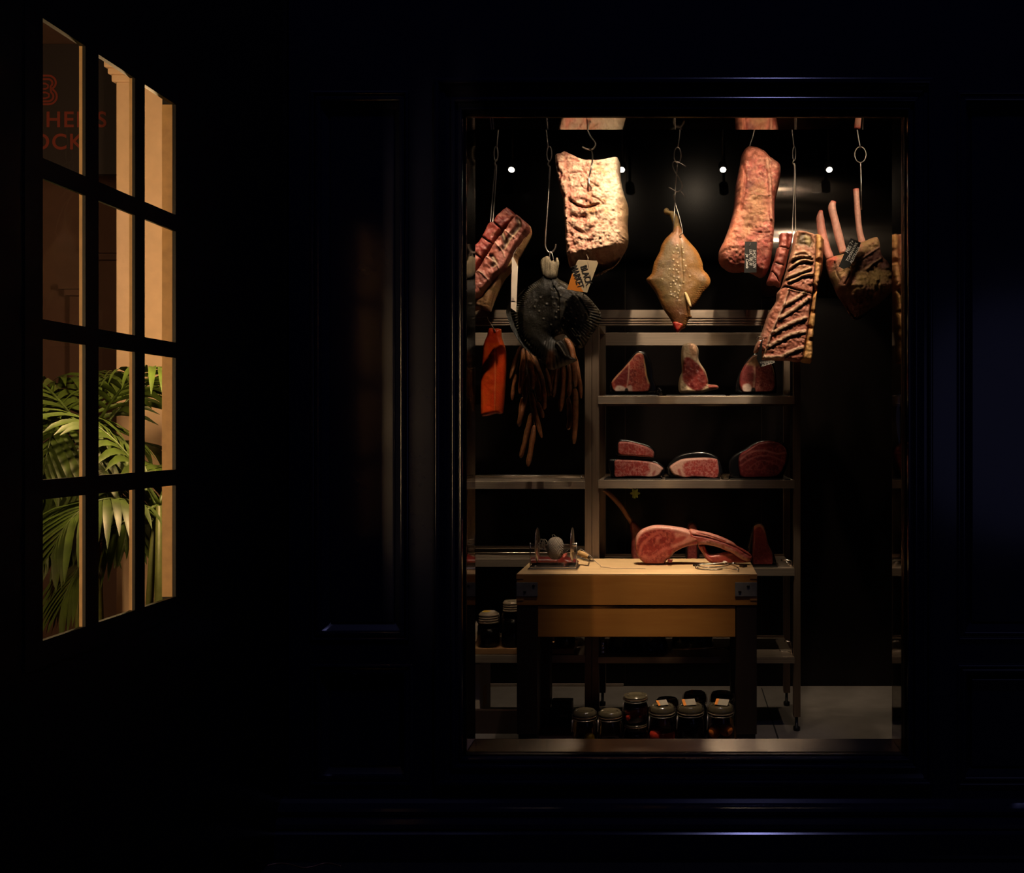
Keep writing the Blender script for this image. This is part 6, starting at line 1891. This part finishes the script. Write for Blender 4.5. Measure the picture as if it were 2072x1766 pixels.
# ------------------------------------------------------------------ jars
def liquid(name, col, rough=0.15):
    m, nt, b = new_mat(name)
    setp(b, Base_Color=(*col, 1), Roughness=rough)
    return m
def jar(px, pytop, Y, base, w, label, cont, fruits=(), lid_tag=None, group=None, bail=True, mat=None):
    k = Y / F
    r = w * 0.5 * k
    x = X(px, Y)
    h = Z(pytop, Y) - base
    root = thing('preserving_jar', label, 'jar', (x, Y, base), group)
    c = (x, Y, base)
    hb = h * 0.74
    glass = [(0.0001, 0.001), (r * 0.80, 0.0), (r * 0.96, 0.008), (r, 0.02), (r, hb * 0.80), (r * 0.95, hb * 0.90), (r * 0.84, hb), (r * 0.84, hb + 0.006), (r * 0.90, hb + 0.010), (r * 0.90, hb + 0.016)]
    lathe('glass_body', glass, c, M['jar_glass'], root, 32)
    lathe('rubber_ring', [(r * 0.80, hb + 0.016), (r * 0.95, hb + 0.016), (r * 0.95, hb + 0.020), (r * 0.80, hb + 0.020)], c, mat or M['ring'], root, 32)
    lathe('lid', [(r * 0.80, hb + 0.020), (r * 0.94, hb + 0.020), (r * 0.95, hb + 0.030), (r * 0.88, h - 0.008), (r * 0.82, h - 0.001), (r * 0.74, h), (r * 0.66, h - 0.004), (0.0001, h - 0.004)], c, M['jar_lid'], root, 32)
    if cont:
        col, lv = cont
        rr = r * 0.94
        lathe('contents', [(0.0001, 0.006), (rr * 0.82, 0.006), (rr, 0.02), (rr, min(lv, 0.78) * hb), (rr * 0.9, hb * max(min(lv, 0.9), 0.785) if lv > 0.785 else min(lv, 0.78) * hb + 0.0005), (0.0001, lv * hb)], c, col, root, 28)
    for (fx_, fy_, fz_, fr, fm) in fruits:
        lathe('fruit', [(0.0001, -fr)] + [(fr * math.cos(a), fr * math.sin(a)) for a in [(-PI / 2) + PI * q / 12 for q in range(1, 12)]] + [(0.0001, fr)], (x + fx_ * r, Y + fy_ * r, base + max(fz_ * hb, fr + 0.004)), fm, root, 20)
    if bail:
        rw = 0.0014
        tubes('wire_bail', [([(x + r * 0.97 * math.cos(a), Y + r * 0.97 * math.sin(a), base + hb + 0.008) for a in [2 * PI * q / 24 for q in range(25)]], rw),
                            ([(x - r * 0.97, Y, base + hb + 0.008), (x - r * 1.0, Y - 0.004, base + hb + 0.02), (x - r * 0.95, Y, h + base - 0.006), (x - r * 0.5, Y, h + base + 0.001)], rw),
                            ([(x + r * 0.97, Y, base + hb + 0.008), (x + r * 1.0, Y - 0.004, base + hb + 0.02), (x + r * 0.95, Y, h + base - 0.006), (x + r * 0.5, Y, h + base + 0.001)], rw),
                            ([(x - r * 0.96, Y - r * 0.25, base + hb + 0.006), (x - r * 1.02, Y - r * 0.42, base + hb * 0.75), (x - r * 1.01, Y - r * 0.44, base + hb * 0.62), (x - r * 0.98, Y - r * 0.3, base + hb * 0.70), (x - r * 0.9, Y - r * 0.35, base + hb + 0.004)], rw)],
              M['wire'], root, 6)
    if lid_tag:
        dx, dy, w_, d_, a_, mt = lid_tag
        bm = bmesh.new()
        add_box(bm, -w_ / 2, w_ / 2, -d_ / 2, d_ / 2, 0, 0.001)
        bmesh.ops.rotate(bm, verts=bm.verts, cent=(0, 0, 0), matrix=Matrix.Rotation(a_, 3, 'Z') @ Matrix.Rotation(0.45, 3, 'X'))
        bmesh.ops.translate(bm, verts=bm.verts, vec=(x + dx * r, Y + dy * r, base + h + 0.010))
        t_ = from_bm('paper_label', bm, M['label_paper'], root, recalc=False)
        bm = bmesh.new()
        add_box(bm, -w_ / 2, -w_ / 2 + w_ * 0.22, -d_ / 2, d_ / 2, 0.0005, 0.0016)
        bmesh.ops.rotate(bm, verts=bm.verts, cent=(0, 0, 0), matrix=Matrix.Rotation(a_, 3, 'Z') @ Matrix.Rotation(0.45, 3, 'X'))
        bmesh.ops.translate(bm, verts=bm.verts, vec=(x + dx * r, Y + dy * r, base + h + 0.010))
        from_bm('label_stripe', bm, mt, t_, recalc=False)
    return root
M['label_paper'] = simple('jar_label_paper', (0.30, 0.26, 0.19), 0.7, 0, 0.06, 40)
M['ring'] = simple('pale_rubber_ring', (0.28, 0.20, 0.13), 0.6)
M['ring_dark'] = simple('brown_rubber_ring', (0.16, 0.09, 0.05), 0.6)
M['jar_lid'] = simple('clouded_glass_lid', (0.085, 0.070, 0.042), 0.12, 0, 0.1, 20, coat=0.5)
M['dark_liq'] = liquid('dark_brine', (0.010, 0.006, 0.005))
M['red_liq'] = liquid('red_brine', (0.20, 0.025, 0.012))
M['deep_red'] = liquid('deep_red_brine', (0.11, 0.014, 0.010))
M['amber_liq'] = liquid('amber_brine', (0.20, 0.11, 0.025))
M['brown_liq'] = liquid('brown_brine', (0.09, 0.055, 0.03))
M['apricot'] = simple('orange_fruit', (0.60, 0.15, 0.025), 0.4, 0, 0.15, 30)
M['tomato'] = simple('red_fruit', (0.42, 0.03, 0.015), 0.3, 0, 0.15, 30)
M['lemon'] = simple('yellow_fruit', (0.70, 0.42, 0.03), 0.4, 0, 0.15, 30)
BB = 0.0765
YJ = 4.245
cr = thing('plank_stand', 'low brown wooden plank under the front row of preserving jars', 'stand', (X(1310, YJ), YJ, 0))
BZ = 0.1365
box('plank', X(1108, 4.32), X(1488, 4.32), 4.165, 4.325, 0.115, 0.1355, M['wood_dark'], cr, 0.002)
for px_ in (1125, 1470):
    box('foot', X(px_, 4.32) - 0.015, X(px_, 4.32) + 0.015, 4.18, 4.31, 0.0, 0.115, M['wood_dark'], cr, 0.002)
jar(1340, 1426, YJ, BZ, 54, 'jar of red fruit in front, left of the jar with black contents', (M['deep_red'], 0.55), [(-0.38, -0.42, 0.46, 0.035, M['tomato']), (0.45, -0.45, 0.30, 0.022, M['tomato']), (-0.4, -0.4, 0.1, 0.028, M['tomato']), (0.4, -0.35, 0.05, 0.026, M['tomato'])], (0.0, 0.0, 0.05, 0.035, 0.4, M['orange']))
jar(1397, 1425, YJ, BZ, 55, 'jar of black contents in front, between the red fruit jar and orange fruit jar', (M['dark_liq'], 0.9), [], (-0.1, 0.0, 0.06, 0.04, 0.25, M['orange']))
jar(1458, 1425, YJ, BZ, 55, 'jar of round orange fruit in front, beside the right block leg', (M['red_liq'], 0.02), [(-0.45, -0.4, 0.56, 0.028, M['apricot']), (0.40, -0.4, 0.62, 0.030, M['apricot']), (-0.43, -0.4, 0.14, 0.029, M['apricot']), (0.42, -0.4, 0.17, 0.029, M['apricot']), (0.0, 0.42, 0.3, 0.032, M['apricot']), (0, 0.3, 0.72, 0.028, M['tomato'])], (0.1, 0.0, 0.06, 0.04, -0.3, M['orange']))
jar(1183, 1436, YJ, BZ, 50, 'jar with a yellow lemon slice, leftmost in the front row below the block', (M['amber_liq'], 0.10), [(0.42, -0.4, 0.40, 0.024, M['lemon']), (-0.2, 0, 0.2, 0.03, M['brown_liq'])], None, mat=M['ring_dark'])
jar(1235, 1437, YJ, BZ, 50, 'cloudy jar next to the lemon jar, below the block', (M['brown_liq'], 0.25), [], None, mat=M['ring_dark'])
YJ3 = 4.245
jb = jar(1286, 1461, YJ3, BZ, 50, 'short dark jar with a deep red jar stacked on it', (M['dark_liq'], 0.85), [], None, mat=M['ring_dark'], bail=False)
jar(1286, 1405, YJ3, Z(1461, YJ3) + 0.001, 50, 'deep red jar stacked on top of a short dark jar', (M['deep_red'], 0.85), [(0.3, -0.6, 0.4, 0.016, M['tomato']), (-0.45, -0.6, 0.35, 0.018, M['tomato'])], None, mat=M['ring_dark'])
YJ2 = 4.60
jar(1350, 1413, YJ2, BB, 48, 'tall jar with a pale lid behind the red fruit jar', (M['deep_red'], 0.8), [], None, mat=M['ring_dark'])
jar(1406, 1401, YJ2, BB, 50, 'tall jar with a label on its lid behind the black jar', (M['brown_liq'], 0.8), [], (0.1, -0.5, 0.055, 0.03, -0.1, M['orange']), mat=M['ring_dark'])
M['green_print'] = simple('green_print', (0.10, 0.45, 0.06), 0.6)
jar(1461, 1401, YJ2, BB, 50, 'tall jar with a white and green label behind the orange fruit jar', (M['brown_liq'], 0.8), [], (0.1, -0.5, 0.065, 0.03, PI, M['green_print']), mat=M['ring_dark'])

# jars on the lowest shelf of the left rack, on a wooden board
YL = 4.955
bo = box('wooden_board', X(858, 4.895), X(1161, 4.895), 4.895, 5.12, L4 + 0.0005, L4 + 0.032, M['wood_dark'], None, 0.003)
tag(bo, 'long brown wooden board under the jars on the lowest left shelf', 'board')
BT = L4 + 0.033
def ribbed(px, pytop, w, label, yellow=False):
    Y = YL
    k = Y / F
    r = w * 0.5 * k; x = X(px, Y)
    h = Z(pytop, Y) - BT
    root = thing('preserving_jar', label, 'jar', (x, Y, BT))
    c = (x, Y, BT)
    ht = h - 0.062
    lathe('glass_body', [(0.0001, 0.001), (r * 0.85, 0), (r, 0.012), (r, ht * 0.9), (r * 0.9, ht), (r * 0.86, ht + 0.004)], c, M['jar_glass'], root, 32)
    lathe('contents', [(0.0001, 0.005), (r * 0.9, 0.006), (r * 0.95, 0.016), (r * 0.95, ht * 0.82), (0.0001, ht * 0.84)], c, M['dark_liq'], root, 28)
    prof = []
    for q in range(4):
        z = ht + 0.004 + q * 0.0125
        prof += [(r * 0.84, z), (r * 0.90, z + 0.003), (r * 0.90, z + 0.008), (r * 0.84, z + 0.0115)]
    prof += [(r * 0.80, h - 0.006), (r * 0.7, h), (0.0001, h)]
    lathe('ribbed_lid', prof, c, M['jar_lid2'], root, 32)
    if yellow:
        lathe('lid_disc', [(r * 0.6, 0), (r * 0.6, 0.001), (0.0001, 0.001)], (x, Y, BT + h), M['card'], root, 24)
        boxes('lid_sticker', [(x - r * 0.5, x + 0.1 * r, Y - 0.02, Y + 0.02, BT + h + 0.001, BT + h + 0.002)], M['lemon'], root)
    tube('wire_bail', [(x + r * 0.9, Y - 0.01, BT + ht + 0.004), (x + r * 1.02, Y - 0.012, BT + ht + 0.025), (x + r * 0.92, Y - 0.01, BT + h - 0.004)], 0.0014, M['wire'], root, 6)
M['jar_lid2'] = simple('ribbed_glass', (0.36, 0.28, 0.20), 0.12, 0.3, 0.1, 20, coat=0.4)
ribbed(989, 1237, 45, 'short jar of dark preserve with a yellow mark on its lid', True)
ribbed(1037, 1213, 44, 'taller dark jar half hidden behind the left block corner')
ribbed(1143, 1246, 42, 'dark jar on the lowest left shelf seen under the block apron')
# paper label card behind the first jar, box on the floor
r = tag_paper('paper_bag_tag', [(953, 1256), (964, 1255), (967, 1262), (964, 1297), (952, 1299)], 5.02, M['card'], 'cream paper tag behind the short jar on the lowest left shelf', 0.004)
o = box('cardboard_box', X(880, 4.94), X(969, 4.94), 4.96, 5.25, 0.0, Z(1339, 4.99) - 0.004, M['card'], None, 0.002)
tag(o, 'pale cardboard box on the floor under the left rack', 'box')
bx = o
p_ = mesh('printed_mark', [(X(969, 4.94) + 0.0006, 5.04, 0.08), (X(969, 4.94) + 0.0006, 5.14, 0.08), (X(969, 4.94) + 0.0006, 5.14, 0.19), (X(969, 4.94) + 0.0006, 5.04, 0.19)], [(0, 1, 2, 3)], M['stucco_gold'], bx)
# low dark plinth on the floor behind the block
o = box('low_plinth', X(900, 4.875), X(1160, 4.875), 4.865, 4.895, 0.0, Z(1437, 4.865), simple('dark_brown_laminate', (0.05, 0.03, 0.022), 0.4), None, 0.002)
tag(o, 'low dark plinth on the floor between the left rack feet and the block', 'plinth')
o = box('black_crate', X(1116, 4.80), X(1158, 4.80), 4.78, 4.852, 0.08, 0.19, M['tray'], None, 0.004)
tag(o, 'small black plastic crate with a white label behind the lemon jar', 'crate')
boxes('label', [(X(1134, 4.78), X(1150, 4.78), 4.7785, 4.7803, Z(1450, 4.78), Z(1446, 4.78))], M['card'], o)
# things on the lowest shelf of the wide rack
zt4 = S4
o = tube('sharpening_steel', [P(1360, 1314, 4.93), P(1473, 1311, 4.96)], 0.006, M['chrome'], None, 12)
tag(o, 'long shiny sharpening steel lying on the lowest shelf behind the block', 'sharpening steel')
tube('handle', [P(1473, 1311, 4.96), P(1500, 1310, 4.965)], 0.011, M['rubber'], o, 12)
def wrapped(px0, px1, pyt, pyb, label, Y=5.05):
    s = Slab([(px0, pyb), (px0 + 4, pyt + 8), (px0 + 14, pyt), (px1 - 14, pyt + 2), (px1 - 3, pyt + 12), (px1, pyb)], Y, 0.06, 0.12, 9, 2.0, 3, seed=int(px0))
    s.base((0.01,) * 3); s.rough(0.01, 12, 3, int(px0))
    tag(s.build('wrapped_roast', M['wrap'], None, S4 + 0.0006), label, 'meat')
wrapped(1236, 1345, 1270, 1322, 'black wrapped roast on the lowest shelf behind the block apron')
wrapped(1362, 1440, 1268, 1312, 'second black wrapped roast on the lowest shelf behind the sharpening steel', 5.14)
o = lathe('steel_canister', [(0.0001, 0), (0.020, 0.0), (0.022, 0.004), (0.022, 0.016), (0.019, 0.02), (0.022, 0.024), (0.022, 0.036), (0.019, 0.04), (0.022, 0.044), (0.022, 0.056), (0.019, 0.06), (0.021, 0.066), (0.0001, 0.07)], (X(1219, 4.96), 4.96, S4), M['chrome'])
tag(o, 'small ribbed steel canister on the lowest shelf beside the rack post', 'canister')
o = tubes('steel_clip', [([P(1587, 1297, 4.94), P(1592, 1297, 4.935), P(1600, 1299, 4.93), P(1601, 1312, 4.93), P(1601, 1324, 4.93)], 0.004), ([P(1577, 1316, 4.93), P(1584, 1318, 4.93), P(1592, 1317, 4.93), P(1601, 1320, 4.93)], 0.003)], M['chrome'], segs=8)
tag(o, 'bent steel clip at the right end of the lowest rack shelf', 'clip')
o = tubes('steel_clip', [([P(1580, 1133, 4.94), P(1592, 1133, 4.935), P(1601, 1135, 4.93), P(1601, 1142, 4.93), P(1599, 1146, 4.93)], 0.004), ([P(1590, 1136, 4.93), P(1599, 1144, 4.93)], 0.004)], M['chrome'], segs=8)
tag(o, 'bent steel clip at the right end of the third rack shelf', 'clip')
